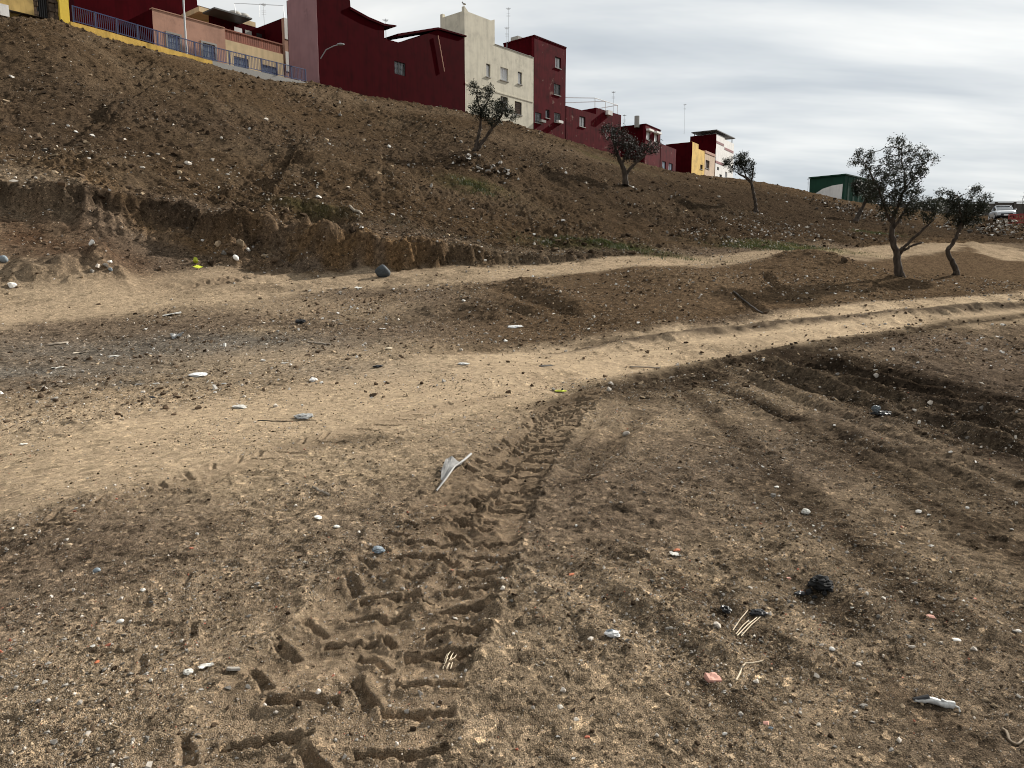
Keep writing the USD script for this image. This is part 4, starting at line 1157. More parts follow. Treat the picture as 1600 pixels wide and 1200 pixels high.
def seen(px, py):
    """Points of the finished relief seen at these pixels."""
    return ground_hit(px, py, lambda X, Y: on_ground(X.ravel(), Y.ravel()).reshape(X.shape))


# ------------------------------------------------------------------ olive trees
def bark_material(name, c):
    return usdkit.material(stage, LOOKS + name, {
        'tc': ('texture_coordinate', {}), 'mp': ('mapping', {'scale': (14, 14, 3.5)}), 'n': ('noise_texture', {'scale': 1.0, 'detail': 6.0, 'roughness': .65}),
        'r': ('rgb_ramp', {'ramp': [(.3, tuple(np.array(c) * .35)), (.55, c), (.75, tuple(np.array(c) * 1.7))]}), 'b': ('bump', {'strength': .9, 'distance': .03}), 'p': ('principled_bsdf', {'roughness': .95, 'specular_ior_level': .1})},
        [('tc.object', 'mp.vector'), ('mp.vector', 'n.vector'), ('n.fac', 'r.fac'), ('r.color', 'p.base_color'), ('n.fac', 'b.height'), ('b.normal', 'p.normal')], surface='p.BSDF')


def leaf_material(name, c):
    c = np.array(c)
    return usdkit.material(stage, LOOKS + name, {
        'g': ('geometry', {}), 'r': ('rgb_ramp', {'ramp': [(0, tuple(c * .45)), (.6, tuple(c)), (1, tuple(c * 1.7 + .008))]}),
        'd': ('principled_bsdf', {'roughness': .6, 'specular_ior_level': .35}), 't': ('translucent_bsdf', {}), 'm': ('mix_closure', {'fac': .22})},
        [('g.random_per_island', 'r.fac'), ('r.color', 'd.base_color'), ('r.color', 't.color'), ('d.BSDF', 'm.closure1'), ('t.BSDF', 'm.closure2')], surface='m.closure')


BARK = bark_material('olive_bark', (.060, .047, .037))
LEAF = leaf_material('olive_leaves', (.046, .054, .033)); LEAF2 = leaf_material('brownish_leaves', (.034, .028, .019))


def grow(roots, attract, step, kill, reach, rng, iters=90):
    """Space colonisation: twigs grow from the limbs towards the attraction points."""
    nodes = [p for p in roots]; par = [-1] * len(nodes)
    att = attract.copy()
    for _ in range(iters):
        if len(att) == 0:
            break
        tree = cKDTree(np.array(nodes))
        d, k = tree.query(att)
        ok = d < reach
        if not ok.any():
            break
        dirs = {}
        for a, n_, dd in zip(att[ok], k[ok], d[ok]):
            dirs.setdefault(n_, []).append((a - nodes[n_]) / (dd + 1e-9))
        new = []
        for n_, ds in dirs.items():
            v = np.sum(ds, 0) + rng.normal(0, .25, 3)
            v /= np.linalg.norm(v) + 1e-9
            nodes.append(nodes[n_] + v * step); par.append(n_); new.append(nodes[-1])
        d, _ = cKDTree(np.array(nodes)).query(att)
        att = att[d > kill]
    return np.array(nodes), np.array(par)


def olive(label, base_px, Y, limbs, blobs, seed, n_att, n_leaf, leaf_len, trunk_r, leafmat, dense=1.0, group='olive trees on the waste ground', name='olive_tree', step=.13, zshift=0):
    rng = np.random.default_rng(seed)
    b = at(base_px[0], base_px[1], Y)
    b[2] = on_ground(b[0], b[1])[0] - .03
    T = thing(name, label, 'tree', b, group=None)
    scale = Y / FPX / CP                                               # metres per photograph pixel here, nearly

    def loc(px, py, dy=0.0):
        p = at(px, py, Y) - at(base_px[0], base_px[1], Y)
        return p + np.array([0, dy, 0])
    roots, rad = [], []
    for k, (pts, r0, r1) in enumerate(limbs):
        P = np.array([loc(px, py) for px, py in pts])
        dy = np.cumsum(rng.normal(0, .10, len(P))) * (0 if k == 0 else 1)
        P[:, 1] += dy - dy[0]
        s = np.linspace(0, 1, len(P)); q = np.linspace(0, 1, max(8, 5 * len(P)))
        from scipy.interpolate import make_interp_spline
        P = make_interp_spline(s, P, k=min(3, len(P) - 1))(q)
        P += rng.normal(0, .012, P.shape)
        r0, r1 = r0 * .84, r1 * .8
        m = tube_mesh(P, r0, r1, 10)
        v = np.array(m.vertices)
        nz = meshkit.fbm(v * np.array([9, 9, 5.0]) + seed, 3, seed) - .5
        if k == 0:                                                   # flared foot
            flare = np.exp(-np.maximum(v[:, 2], 0) / .16) * .55
            v[:, :2] = P[0, :2] + (v[:, :2] - P[0, :2]) * (1 + flare[:, None] * (v[:, 2:] < .5))
        v += np.array(m.vertex_normals) * nz[:, None] * r0 * .75
        put('trunk' if k == 0 else 'limb', trimesh.Trimesh(v, m.faces, process=False), BARK, T, smooth=True)
        roots += list(P[len(P) // 3:] if k == 0 else P)
    att, wts = [], []
    area = np.array([rx * ry * w for _, _, rx, ry, w in blobs]); area = area / area.sum()
    for (px, py, rx, ry, w), a in zip(blobs, area):
        n = max(6, int(n_att * a))
        u = rng.normal(size=(n, 3)); u /= np.linalg.norm(u, axis=1, keepdims=True)
        u *= rng.random((n, 1)) ** (1 / 2.4)
        att.append(loc(px, py, rng.normal(0, .25) * rx * scale) + u * np.array([rx * scale, rx * scale * 1.0, ry * scale]))
    att = np.vstack(att)
    nodes, par = grow(roots, att, step, step * 1.1, 1.9, rng)
    n0 = len(roots)
    kids = [[] for _ in nodes]
    for i in range(n0, len(nodes)):
        kids[par[i]].append(i)
    size = np.zeros(len(nodes))
    for i in range(len(nodes) - 1, n0 - 1, -1):
        size[i] += 1
        size[par[i]] += size[i]
    rr = np.clip(.0045 * np.sqrt(size) * (step / .13), .004, trunk_r * .45)
    tubes = []
    starts = [i for i in range(n0, len(nodes)) if par[i] < n0]
    stack = [(par[i], i) for i in starts]
    while stack:
        p, i = stack.pop()
        chain = [p, i]
        while kids[i]:
            ks = sorted(kids[i], key=lambda q: -size[q])
            stack += [(i, q) for q in ks[1:]]
            i = ks[0]; chain.append(i)
        pts = nodes[chain]
        if len(chain) == 2:
            tubes.append(tube_mesh(pts, rr[chain[1]], rr[chain[1]] * .6, 3, False))
        else:
            tubes.append(tube_mesh(pts, rr[chain[1]], rr[chain[-1]] * .6, 4 if rr[chain[1]] < .012 else 6, False))
    put('twigs', cat(tubes), BARK, T)
    tips = nodes[n0:][size[n0:] <= 5]
    dirs = tips - nodes[par[n0:]][size[n0:] <= 5]
    if n_leaf:
        k = rng.integers(0, len(tips), n_leaf)
        c = tips[k] + rng.normal(0, step * .42, (n_leaf, 3)) - dirs[k] * rng.random((n_leaf, 1)) * .6
        dv = dirs[k] / (np.linalg.norm(dirs[k], axis=1, keepdims=True) + 1e-9) + rng.normal(0, .75, (n_leaf, 3)) + np.array([0, 0, .15])
        dv /= np.linalg.norm(dv, axis=1, keepdims=True)
        sd = np.cross(dv, rng.normal(size=(n_leaf, 3))); sd /= np.linalg.norm(sd, axis=1, keepdims=True) + 1e-9
        Ln = leaf_len * rng.uniform(.7, 1.3, (n_leaf, 1)); W = Ln * rng.uniform(.15, .24, (n_leaf, 1))
        V = np.stack([c, c + dv * Ln * .5 + sd * W, c + dv * Ln, c + dv * Ln * .5 - sd * W], 1).reshape(-1, 3)
        q = np.arange(n_leaf)[:, None] * 4
        put('crown', (V, np.hstack([q, q + 1, q + 2, q + 3])), leafmat, T)
    return T


olive('tall open crowned olive tree with a cut side stub beside the upper track', (1405, 443), 24.0,
      [([(1405, 443), (1402, 420), (1399, 400), (1393, 377), (1395, 356), (1401, 336), (1410, 312)], .145, .05),
       ([(1399, 402), (1409, 398), (1422, 386), (1441, 365), (1458, 350)], .075, .03),
       ([(1404, 410), (1411, 402), (1422, 394), (1436, 390)], .060, .042),
       ([(1394, 370), (1402, 355), (1412, 340), (1424, 325)], .06, .025),
       ([(1394, 360), (1384, 340), (1376, 320), (1365, 295)], .05, .02),
       ([(1408, 318), (1414, 290), (1412, 265), (1407, 245)], .042, .015),
       ([(1411, 310), (1425, 285), (1440, 268), (1456, 258)], .03, .012)],
      [(1350, 255, 20, 17, .8), (1368, 284, 28, 24, 1.0), (1404, 246, 22, 24, .75), (1428, 256, 20, 20, .5), (1454, 258, 13, 12, .4), (1412, 282, 32, 24, .9), (1381, 314, 28, 22, 1.3), (1416, 317, 26, 23, 1.4), (1442, 338, 26, 18, 1.5), (1466, 331, 16, 15, 1.2), (1354, 308, 14, 14, 1.0), (1400, 340, 24, 14, 1.0)],
      11, 950, 16000, .066, .145, LEAF)
olive('dense dark olive tree with a kinked trunk near the right edge', (1491, 437), 25.5,
      [([(1491, 437), (1489, 418), (1480, 399), (1487, 388), (1497, 367), (1504, 350), (1508, 335)], .105, .05),
       ([(1498, 365), (1512, 352), (1528, 335)], .05, .02), ([(1503, 352), (1497, 330), (1490, 314)], .04, .015)],
      [(1506, 338, 26, 18, 1.6), (1530, 328, 18, 16, 1.4), (1494, 319, 16, 13, 1.1), (1527, 307, 13, 9, .6), (1516, 350, 18, 11, 1.4), (1474, 307, 14, 10, .35), (1543, 316, 8, 9, .7), (1484, 335, 12, 12, 1.0)],
      12, 520, 7200, .07, .105, LEAF)
olive('slim olive tree leaning left below the white house', (1181, 334), 47.0,
      [([(1181, 334), (1180, 318), (1177, 303), (1173, 287), (1163, 278), (1150, 271)], .14, .06), ([(1174, 288), (1176, 272), (1178, 258)], .06, .02), ([(1166, 279), (1160, 262), (1155, 250)], .05, .02)],
      [(1137, 256, 9, 8, 1.0), (1154, 254, 14, 12, 1.0), (1166, 260, 11, 12, 1.1), (1175, 275, 5, 9, .8), (1163, 246, 8, 7, .7), (1145, 264, 8, 7, .9)],
      13, 380, 4200, .10, .14, LEAF, step=.2)
olive('bushy brownish olive tree in front of the low red house', (976, 297), 42.0,
      [([(976, 297), (977, 284), (974, 270), (968, 256), (962, 238), (956, 220)], .20, .08), ([(977, 282), (986, 268), (998, 257), (1010, 246)], .12, .05), ([(972, 263), (978, 246), (984, 230)], .08, .03)],
      [(948, 208, 13, 12, 1.1), (962, 216, 18, 15, 1.4), (977, 234, 20, 17, 1.5), (1000, 240, 19, 14, 1.5), (1018, 236, 13, 12, 1.3), (960, 240, 11, 12, 1.0), (984, 251, 14, 9, 1.2), (1028, 230, 6, 7, .8)],
      14, 560, 5600, .10, .20, LEAF2, step=.18)
olive('two stemmed olive tree above the rubble heap in front of the cream house', (741, 246), 38.0,
      [([(741, 246), (745, 232), (749, 215), (751, 197), (751, 175)], .13, .06), ([(744, 242), (755, 228), (764, 215), (776, 200), (785, 184)], .13, .05), ([(751, 190), (758, 172), (765, 155)], .05, .02), ([(750, 178), (745, 160), (740, 145)], .045, .018), ([(752, 200), (745, 188), (740, 178)], .03, .015)],
      [(740, 147, 8, 12, .9), (750, 164, 11, 13, 1.1), (765, 153, 8, 15, .9), (757, 184, 13, 11, 1.0), (784, 181, 17, 14, 1.3), (799, 189, 8, 11, .9), (774, 195, 12, 8, 1.1), (739, 176, 8, 9, .8)],
      15, 560, 5600, .095, .13, LEAF, step=.16)
olive('small leaning olive tree half hidden behind the tall one', (1336, 347), 55.0,
      [([(1336, 347), (1341, 336), (1347, 325), (1353, 312), (1356, 300)], .20, .09)],
      [(1350, 294, 17, 12, 1.5), (1362, 305, 14, 11, 1.4), (1341, 288, 9, 9, 1.0), (1372, 296, 10, 10, 1.2)],
      16, 420, 5200, .13, .20, LEAF, step=.22)
olive('bare twiggy sapling at the right picture edge behind the wall', (1603, 322), 84.0,
      [([(1603, 322), (1601, 308), (1599, 296)], .06, .02)],
      [(1597, 295, 7, 10, 1), (1604, 288, 8, 10, 1)], 17, 90, 0, .1, .06, LEAF, step=.25, name='bare_sapling')

# ------------------------------------------------------------------ stones and clods
SM = dict(brown=flat('brown_stone', (.095, .068, .046), .95, vary=.35, spec=.0), dark=flat('dark_clod', (.050, .036, .025), .98, vary=.4, spec=.0), tan=flat('tan_stone', (.26, .20, .135), .9, vary=.3, spec=.0),
          grey=flat('grey_stone', (.20, .185, .165), .85, vary=.3, spec=.0), pale=flat('pale_stone', (.42, .38, .33), .8, vary=.25, spec=.0), white=flat('white_chip', (.56, .54, .50), .8, vary=.2, spec=.1), red=flat('brick_red', (.33, .105, .06), .85, vary=.2), pink=flat('brick_pink', (.50, .26, .20), .85, vary=.15),
          blue=flat('bluish_stone', (.16, .19, .21), .8, vary=.2), orange=flat('orange_clay', (.45, .14, .06), .8, vary=.15))


def stone_mesh(seed, flatness=.6, n=14, angular=True):
    r = np.random.default_rng(seed)
    p = r.normal(size=(n, 3)); p /= np.linalg.norm(p, axis=1, keepdims=True)
    p *= r.uniform(.8, 1.1, (n, 1)); p *= np.array([.5, .5 * r.uniform(.6, .95), .5 * flatness])
    h = trimesh.convex.convex_hull(p)
    return trimesh.Trimesh(h.vertices, h.faces, process=True)


def round_stone(seed, flatness=.6):
    m = trimesh.creation.icosphere(2, .5)
    v = np.array(m.vertices)
    v *= (.8 + .45 * meshkit.fbm(v * 1.7 + seed * 3.1, 3, seed))[:, None]
    v *= np.array([1, .78, flatness])
    return trimesh.Trimesh(v, m.faces, process=False)


def quat_random(rng, n):
    q = rng.normal(size=(n, 4)); q /= np.linalg.norm(q, axis=1, keepdims=True)
    return q


def scatter(name, label, cat_, pts, sizes, kinds, rng, nshape=4, sink=.15, tilt=True):
    """Uncountable bits as one instancer: pts (n,3), sizes (n), kinds: index into the list of materials given as names."""
    mats, idx = kinds
    pi = UsdGeom.PointInstancer.Define(stage, numbered('/World', name))
    path = str(pi.GetPath())
    targets = []
    for i, mt in enumerate(mats):
        for k in range(nshape):
            p = f'{path}/{mt}_bit_{k:03d}'
            usdkit.mesh(stage, p, stone_mesh(100 + 7 * i + k, [.5, .65, .8, .45][k % 4], 11), SM[mt], False)
            targets.append(Sdf.Path(p))
    pi.CreatePrototypesRel().SetTargets(targets)
    n = len(pts)
    pi.CreateProtoIndicesAttr(Vt.IntArray.FromNumpy((idx * nshape + rng.integers(0, nshape, n)).astype(np.int32)))
    p = pts.copy(); p[:, 2] += sizes * (.5 * .55 - sink)
    pi.CreatePositionsAttr(Vt.Vec3fArray.FromNumpy(p.astype(np.float32)))
    pi.CreateScalesAttr(Vt.Vec3fArray.FromNumpy((sizes[:, None] * rng.uniform(.75, 1.25, (n, 3))).astype(np.float32)))
    a = rng.uniform(0, np.pi, n); t = rng.normal(0, .35, (n, 2))
    q = np.stack([np.cos(a), t[:, 0] * .5, t[:, 1] * .5, np.sin(a)], 1); q /= np.linalg.norm(q, axis=1, keepdims=True)
    pi.CreateOrientationsAttr(Vt.QuathArray([Gf.Quath(float(w), float(x), float(y), float(z)) for w, x, y, z in q]))
    tag(pi.GetPrim(), label, cat_, None, 'stuff')


def polar_points(rng, n, r0, r1, half_angle=math.radians(37.5)):
    R = np.exp(rng.uniform(math.log(r0), math.log(r1), n)); A = rng.uniform(-half_angle, half_angle, n)
    return R * np.sin(A), R * np.cos(A), R


def pick(rng, n, probs):
    return np.searchsorted(np.cumsum(probs) / np.sum(probs), rng.random(n)).clip(0, len(probs) - 1)


rng = np.random.default_rng(77)
# gravel close by: grains of 3 to 14 mm, clumped
x, y, R = polar_points(rng, 330000, 1.95, 11)
cl = n2(x, y, 1.3, 71, 3); road, track = ground_masks(x, y)
keep = rng.random(len(x)) < np.clip((cl - .30) * 2.6, .12, 1) * (1 - .45 * road)
x, y, R = x[keep], y[keep], R[keep]
s = .0040 * (1 + .12 * R) * (rng.pareto(2.3, len(x)) * .55 + .65)
s = np.minimum(s, .030)
scatter('gravel', 'loose gravel and grit strewn over the foreground dirt', 'gravel', np.stack([x, y, on_ground(x, y)], -1), s,
        (['brown', 'dark', 'tan', 'grey', 'pale', 'red'], pick(rng, len(x), [.36, .10, .28, .11, .14, .01])), rng)
# small stones of the middle ground
x, y, R = polar_points(rng, 90000, 9, 30)
cl = n2(x, y, .5, 72, 3); road, track = ground_masks(x, y)
keep = rng.random(len(x)) < np.clip((cl - .30) * 2.4, .08, 1) * (1 - .72 * np.maximum(road, track))
x, y, R = x[keep], y[keep], R[keep]
s = np.minimum(.0016 * R * (rng.pareto(2.1, len(x)) * .6 + .65), .11)
scatter('small_stones', 'small stones and clods over the middle ground', 'stones', np.stack([x, y, on_ground(x, y)], -1), s,
        (['brown', 'dark', 'tan', 'grey', 'pale', 'white'], pick(rng, len(x), [.56, .05, .20, .05, .09, .05])), rng)
# hillside stones
x, y, R = polar_points(rng, 170000, 20, 100)
d, _, _ = bank(x, y)[1], 0, 0
cl = n2(x, y, .22, 73, 3); road, track = ground_masks(x, y)
keep = (rng.random(len(x)) < np.clip((cl - .32) * 2.6, .08, 1) * (1 - .5 * sstep(2, 14, x)) * np.clip(38 / R, .12, 1) ** 1.6) & (np.maximum(road, track) < .4) & (d > -1.5)
x, y, R = x[keep], y[keep], R[keep]
s = np.minimum(.0013 * R * (rng.pareto(2.0, len(x)) * .6 + .7), .30)
scatter('hillside_stones', 'stones, clods and rubble bits strewn over the hillside', 'stones', np.stack([x, y, on_ground(x, y)], -1), s,
        (['brown', 'dark', 'tan', 'grey', 'pale', 'white'], pick(rng, len(x), [.58, .28, .07, .025, .03, .015])), rng)

# clods thrown up along the ditch and the road edge
x, y, R = polar_points(rng, 120000, 6, 20)
wgt = np.zeros(len(x))
for pts, wd, c, k in DARKLINES[:5]:
    wgt = np.maximum(wgt, np.exp(-(polydist(x, y, pts)[0] / (wd * 1.3)) ** 2))
keep = rng.random(len(x)) < wgt * .4 * np.clip((n2(x, y, 1.1, 75, 3) - .38) * 5, .05, 1)
x, y, R = x[keep], y[keep], R[keep]
s = np.minimum(.0017 * R * (rng.pareto(2.2, len(x)) * .6 + .6), .08)
scatter('clods', 'dark crumbled clods along the ditch and the road edge', 'clods', np.stack([x, y, on_ground(x, y)], -1), s, (['brown', 'dark', 'tan'], pick(rng, len(x), [.35, .55, .10])), rng)


def heap(name, label, spots, n, smin, smax, mats, probs, seed, hgt=.25):
    r = np.random.default_rng(seed)
    ctr = seen([q[0] for q in spots], [q[1] for q in spots])
    k = r.integers(0, len(spots), n)
    rad = np.array([q[2] for q in spots])[k]
    off = r.normal(0, .5, (n, 2)) * rad[:, None]
    xx, yy = ctr[k, 0] + off[:, 0], ctr[k, 1] + off[:, 1]
    zz = on_ground(xx, yy) + hgt * rad * np.exp(-(off ** 2).sum(1) / rad ** 2 * 2) * r.random(n)
    ss = smin * (smax / smin) ** (r.random(n) ** 1.6)
    scatter(name, label, 'rubble', np.stack([xx, yy, zz], -1), ss, (mats, pick(r, n, probs)), r)


heap('rubble_heap', 'heap of grey and white rubble at the foot of the two stemmed olive tree', [(722, 246, .9), (745, 258, 1.0), (765, 266, .9), (782, 273, .8)], 190, .05, .42, ['grey', 'white', 'pale', 'dark', 'brown'], [.22, .10, .12, .34, .22], 5)
heap('rubble_slope', 'pale builders rubble tipped over the slope below the green warehouse', [(1300, 322, 3), (1325, 330, 3), (1350, 338, 3), (1370, 345, 3)], 600, .05, .4, ['grey', 'white', 'pale', 'dark', 'brown'], [.2, .08, .12, .34, .26], 6)
heap('tipped_rubble', 'dark rubble with white pieces tipped below the parked car', [(1560, 365, 4), (1590, 372, 4), (1540, 358, 4), (1595, 355, 4)], 900, .07, .5, ['grey', 'white', 'pale', 'dark', 'brown'], [.2, .08, .1, .42, .2], 7)
heap('scree', 'scatter of white chips along the foot of the far slope', [(1230, 372, 3), (1290, 365, 3), (1180, 365, 3), (1100, 375, 2.5)], 500, .04, .22, ['grey', 'white', 'pale', 'dark'], [.3, .15, .25, .3], 8)

# weeds and short grass
def tufts(name, label, spots, n, h, seed, color):
    r = np.random.default_rng(seed)
    ctr = seen([q[0] for q in spots], [q[1] for q in spots])
    k = r.integers(0, len(spots), n); rad = np.array([q[2] for q in spots])[k]; rad2 = np.array([q[3] for q in spots])[k]
    xx, yy = ctr[k, 0] + r.normal(0, .5, n) * rad, ctr[k, 1] + r.normal(0, .5, n) * rad2
    g = n2(xx, yy, 1.6, 81, 2); m = r.random(n) < np.clip((g - .35) * 4, 0, 1)
    xx, yy = xx[m], yy[m]; n = len(xx)
    zz = on_ground(xx, yy)
    a = r.uniform(0, 2 * np.pi, n); ln = r.normal(0, .5, (n, 2)); hh = h * r.uniform(.5, 1.3, n); w = hh * .10
    b = np.stack([xx, yy, zz - .01], -1); sd = np.stack([np.cos(a), np.sin(a), 0 * a], -1) * w[:, None]
    tip = b + np.stack([ln[:, 0] * hh, ln[:, 1] * hh, hh], -1)
    V = np.stack([b - sd, b + sd, tip], 1).reshape(-1, 3)
    put(name, (V, np.arange(n * 3).reshape(-1, 3)), color, label=label, cat='grass', kind='stuff')


WEED = leaf_material('weed_leaves', (.10, .125, .03)); STRAW = leaf_material('dry_grass', (.22, .17, .09))
tufts('grass', 'short green weeds along the foot of the far slope', [(1240, 385, 3.2, 1.2), (1200, 387, 2.5, 1.0), (960, 386, 3, 1.0), (1370, 364, 1.5, 1.2), (740, 292, 1.4, .9), (905, 378, 2, .7)], 15000, .10, 3, WEED)
tufts('dry_grass', 'thin dry grass and weeds scattered over the hillside', [(620, 200, 9, 4), (960, 255, 6, 3), (300, 160, 8, 5), (1060, 310, 6, 3), (480, 330, 3, .5), (640, 350, 3, .8), (840, 330, 5, 2), (1150, 340, 6, 3)], 9000, .09, 4, STRAW)

# ------------------------------------------------------------------ litter and single stones, each its own thing
LM = dict(bag=flat('white_plastic', (.62, .62, .61), .45, vary=.2), paper=flat('white_paper', (.60, .58, .53), .85, vary=.2), greyp=flat('grey_plastic', (.33, .33, .32), .5, vary=.35, scale=60), bluep=flat('bluish_plastic', (.13, .155, .175), .35, vary=.3), black=flat('black_plastic', (.010, .010, .011), .35, vary=.3), soot=flat('burnt_black', (.008, .008, .008), .9, vary=.4),
          wood=flat('weathered_wood', (.30, .255, .20), .9, vary=.25, scale=18), twig=flat('dry_twig', (.22, .165, .11), .9, vary=.3), straw=flat('pale_straw', (.55, .46, .33), .85, vary=.15), darktwig=flat('dark_twig', (.035, .027, .02), .95), board=flat('grey_board', (.25, .245, .235), .7, vary=.12, scale=14), neon=flat('yellow_green_spray', (.36, .40, .02), .7, vary=.4), lime=flat('yellow_green_bag', (.33, .36, .03), .6, vary=.25), navy=flat('dark_blue_stone', (.032, .038, .042), .8, vary=.25))


def px_size(p):
    """Metres per photograph pixel at a point."""
    return float((p[1] * CP - (p[2] - EYE) * SP) / FPX)


def crumpled(w, l, h, seed, n=3):
    m = trimesh.creation.icosphere(n, .5)
    v = np.array(m.vertices)
    q = meshkit.fbm(v * 3.2 + seed * 5.7, 4, seed)
    r = np.abs(meshkit.noise(v * 6.1 + seed * 2.3, seed + 5) - .5)
    v *= (.55 + .9 * q - .8 * r)[:, None]
    v *= np.array([w, l, h]) / (v.max(0) - v.min(0))
    v[:, 2] -= v[:, 2].min()
    return trimesh.Trimesh(v, m.faces, process=False)


def sheet(w, l, seed, crease=.25, ragged=.2, n=12):
    """A creased thin sheet with torn edges and a thickness."""
    g = np.linspace(-.5, .5, n)
    X, Y = np.meshgrid(g, g, indexing='ij')
    e = np.stack([X, Y, 0 * X + seed * 3.3], -1)
    Xd = X * (1 - ragged * meshkit.noise(e * 5, seed)); Yd = Y * (1 - ragged * meshkit.noise(e * 5 + 9, seed))
    Z = np.abs(meshkit.fbm(e * 2.2, 3, seed) - .5) * 2 * crease * min(w, l)
    top = np.stack([Xd * w, Yd * l, Z + .004], -1).reshape(-1, 3)
    bot = top - np.array([0, 0, .003])
    i, j = np.meshgrid(np.arange(n - 1), np.arange(n - 1), indexing='ij')
    a = (i * n + j).ravel(); b = ((i + 1) * n + j).ravel(); c = ((i + 1) * n + j + 1).ravel(); d = (i * n + j + 1).ravel()
    f = np.vstack([np.stack([a, b, c], 1), np.stack([a, c, d], 1)])
    k = n * n
    fb = f[:, ::-1] + k
    rim = np.concatenate([np.arange(n) * n, (n - 1) * n + np.arange(1, n), (np.arange(n - 2, -1, -1)) * n + n - 1, np.arange(n - 2, 0, -1)])
    r2 = np.roll(rim, -1)
    fr = np.vstack([np.stack([r2, rim, rim + k], 1), np.stack([r2, rim + k, r2 + k], 1)])
    m = trimesh.Trimesh(np.vstack([top, bot]), np.vstack([f, fb, fr]), process=False)
    if m.volume < 0:
        m.invert()
    return m


def lay(name, label, cat_, px, py, mesh, mat, rz=0.0, sink=0.0, group=None, tilt=(0, 0), smooth=False):
    """One thing lying on the relief where the photograph shows it."""
    p = seen([px], [py])[0]
    m = mesh.copy()
    e = .05
    gx_, gy_ = (on_ground(p[0] + e, p[1]) - on_ground(p[0] - e, p[1]))[0] / (2 * e), (on_ground(p[0], p[1] + e) - on_ground(p[0], p[1] - e))[0] / (2 * e)
    nrm = np.array([-np.clip(gx_, -.8, .8), -np.clip(gy_, -.8, .8), 1.0]); nrm /= np.linalg.norm(nrm)
    R = trimesh.geometry.align_vectors([0, 0, 1], nrm)
    m.apply_transform(trimesh.transformations.euler_matrix(tilt[0], tilt[1], math.radians(rz)))
    m.apply_transform(R)
    z = float(on_ground(p[0], p[1])[0])
    um = usdkit.mesh(stage, numbered('/World', name), m, mat, smooth)
    UsdGeom.Xformable(um).AddTranslateOp().Set(Gf.Vec3d(float(p[0]), float(p[1]), z - sink))
    tag(um.GetPrim(), label, cat_, group)
    return str(um.GetPath()), p


def size_at(px, py, w):
    return px_size(seen([px], [py])[0]) * w * .85


def stick(name, label, cat_, pts, r_px, mat, lift=.5, taper=.6, group=None, sides=7):
    P = seen([q[0] for q in pts], [q[1] for q in pts])
    r = px_size(P[0]) * r_px
    t = np.linspace(0, 1, len(P)); q = np.linspace(0, 1, 5 * len(P))
    W = np.stack([np.interp(q, t, P[:, k]) for k in range(3)], 1)
    W[:, 2] = np.maximum(W[:, 2], on_ground(W[:, 0], W[:, 1])) + r * lift
    W[:, 2] = W[:, 2] * .5 + .5 * np.interp(q, [0, 1], W[[0, -1], 2]).clip(W[:, 2] - .02, None)
    W += meshkit.noise(np.stack([q * 9, q * 0 + pts[0][0], q * 0], -1), 3)[:, None] * r * np.array([1.4, .6, .5])
    o = W.mean(0)
    um = usdkit.mesh(stage, numbered('/World', name), tube_mesh(W - o, r, r * taper, sides), mat, 50)
    UsdGeom.Xformable(um).AddTranslateOp().Set(Gf.Vec3d(*map(float, o)))
    tag(um.GetPrim(), label, cat_, group)
    return str(um.GetPath())


def flat_bag(px, py, w_px, ratio, label, mat='bag', name='plastic_bag', cat_='plastic bag', seed=1, h=.22, rz=0):
    s = size_at(px, py, w_px)
    return lay(name, label, cat_, px, py, crumpled(s, s * ratio, s * h, seed), LM[mat], rz, sink=s * .03)


def paper(px, py, w_px, ratio, label, mat='paper', name='paper_scrap', cat_='paper scrap', seed=1, rz=0, crease=.25):
    s = size_at(px, py, w_px)
    return lay(name, label, cat_, px, py, sheet(s, s * ratio, seed, crease), LM[mat], rz, sink=-.004)


def rock(px, py, w_px, label, mat, name='stone', cat_='stone', seed=1, flatness=.65, rz=0, angular=True, sink=.15, group=None, smooth=False):
    s = size_at(px, py, w_px)
    m = stone_mesh(seed, flatness, 18) if angular else round_stone(seed, flatness)
    m = m.copy(); v = np.array(m.vertices); v *= s; v[:, 2] -= v[:, 2].min(); m.vertices = v
    return lay(name, label, cat_, px, py, m, SM[mat] if mat in SM else LM[mat], rz, sink=s * sink, group=group, smooth=not angular)


# the ashy pale ground on the left
flat_bag(310, 588, 36, 1.0, 'crumpled white plastic bag lying flat on the ashy ground left of centre', seed=3)
paper(268, 492, 38, .55, 'long white paper strip on the dirt below the upper track', seed=4, rz=5)
flat_bag(375, 637, 28, .9, 'small crushed white tissue on the pale road at left', 'paper', 'tissue', 'tissue', 5)
flat_bag(474, 653, 38, .8, 'grey and white plastic wrap half buried beside a straight twig', 'greyp', 'plastic_wrap', 'plastic wrap', 6)
stick('twig', 'straight dark twig beside the grey plastic wrap', 'twig', [(402, 658), (440, 659), (494, 657)], .9, LM['darktwig'])
flat_bag(590, 574, 20, .8, 'flat black scrap on the pale dirt left of the road', 'black', 'plastic_scrap', 'plastic scrap', 7)
flat_bag(724, 570, 22, .9, 'grey crushed plastic scrap at the near edge of the road', 'greyp', 'plastic_scrap', 'plastic scrap', 8)
paper(854, 572, 28, .9, 'dark thin mat scrap lying on the pale road', 'darktwig', 'mat_scrap', 'scrap', 9, 20, .05)
flat_bag(490, 596, 16, 1.1, 'small white crumpled wrapper on the pale dirt right of the ashy patch', 'bag', 'wrapper', 'wrapper', 10, .5)
rock(140, 562, 15, 'small dark angular block on the ashy patch at left', 'dark', 'block', 'block', 11, .7)
paper(126, 552, 26, .7, 'pale cardboard scrap just above the small dark block', 'wood', 'cardboard_scrap', 'cardboard', 12, 10)
paper(178, 557, 22, .5, 'white scrap right of the small dark block', seed=13, rz=-6)
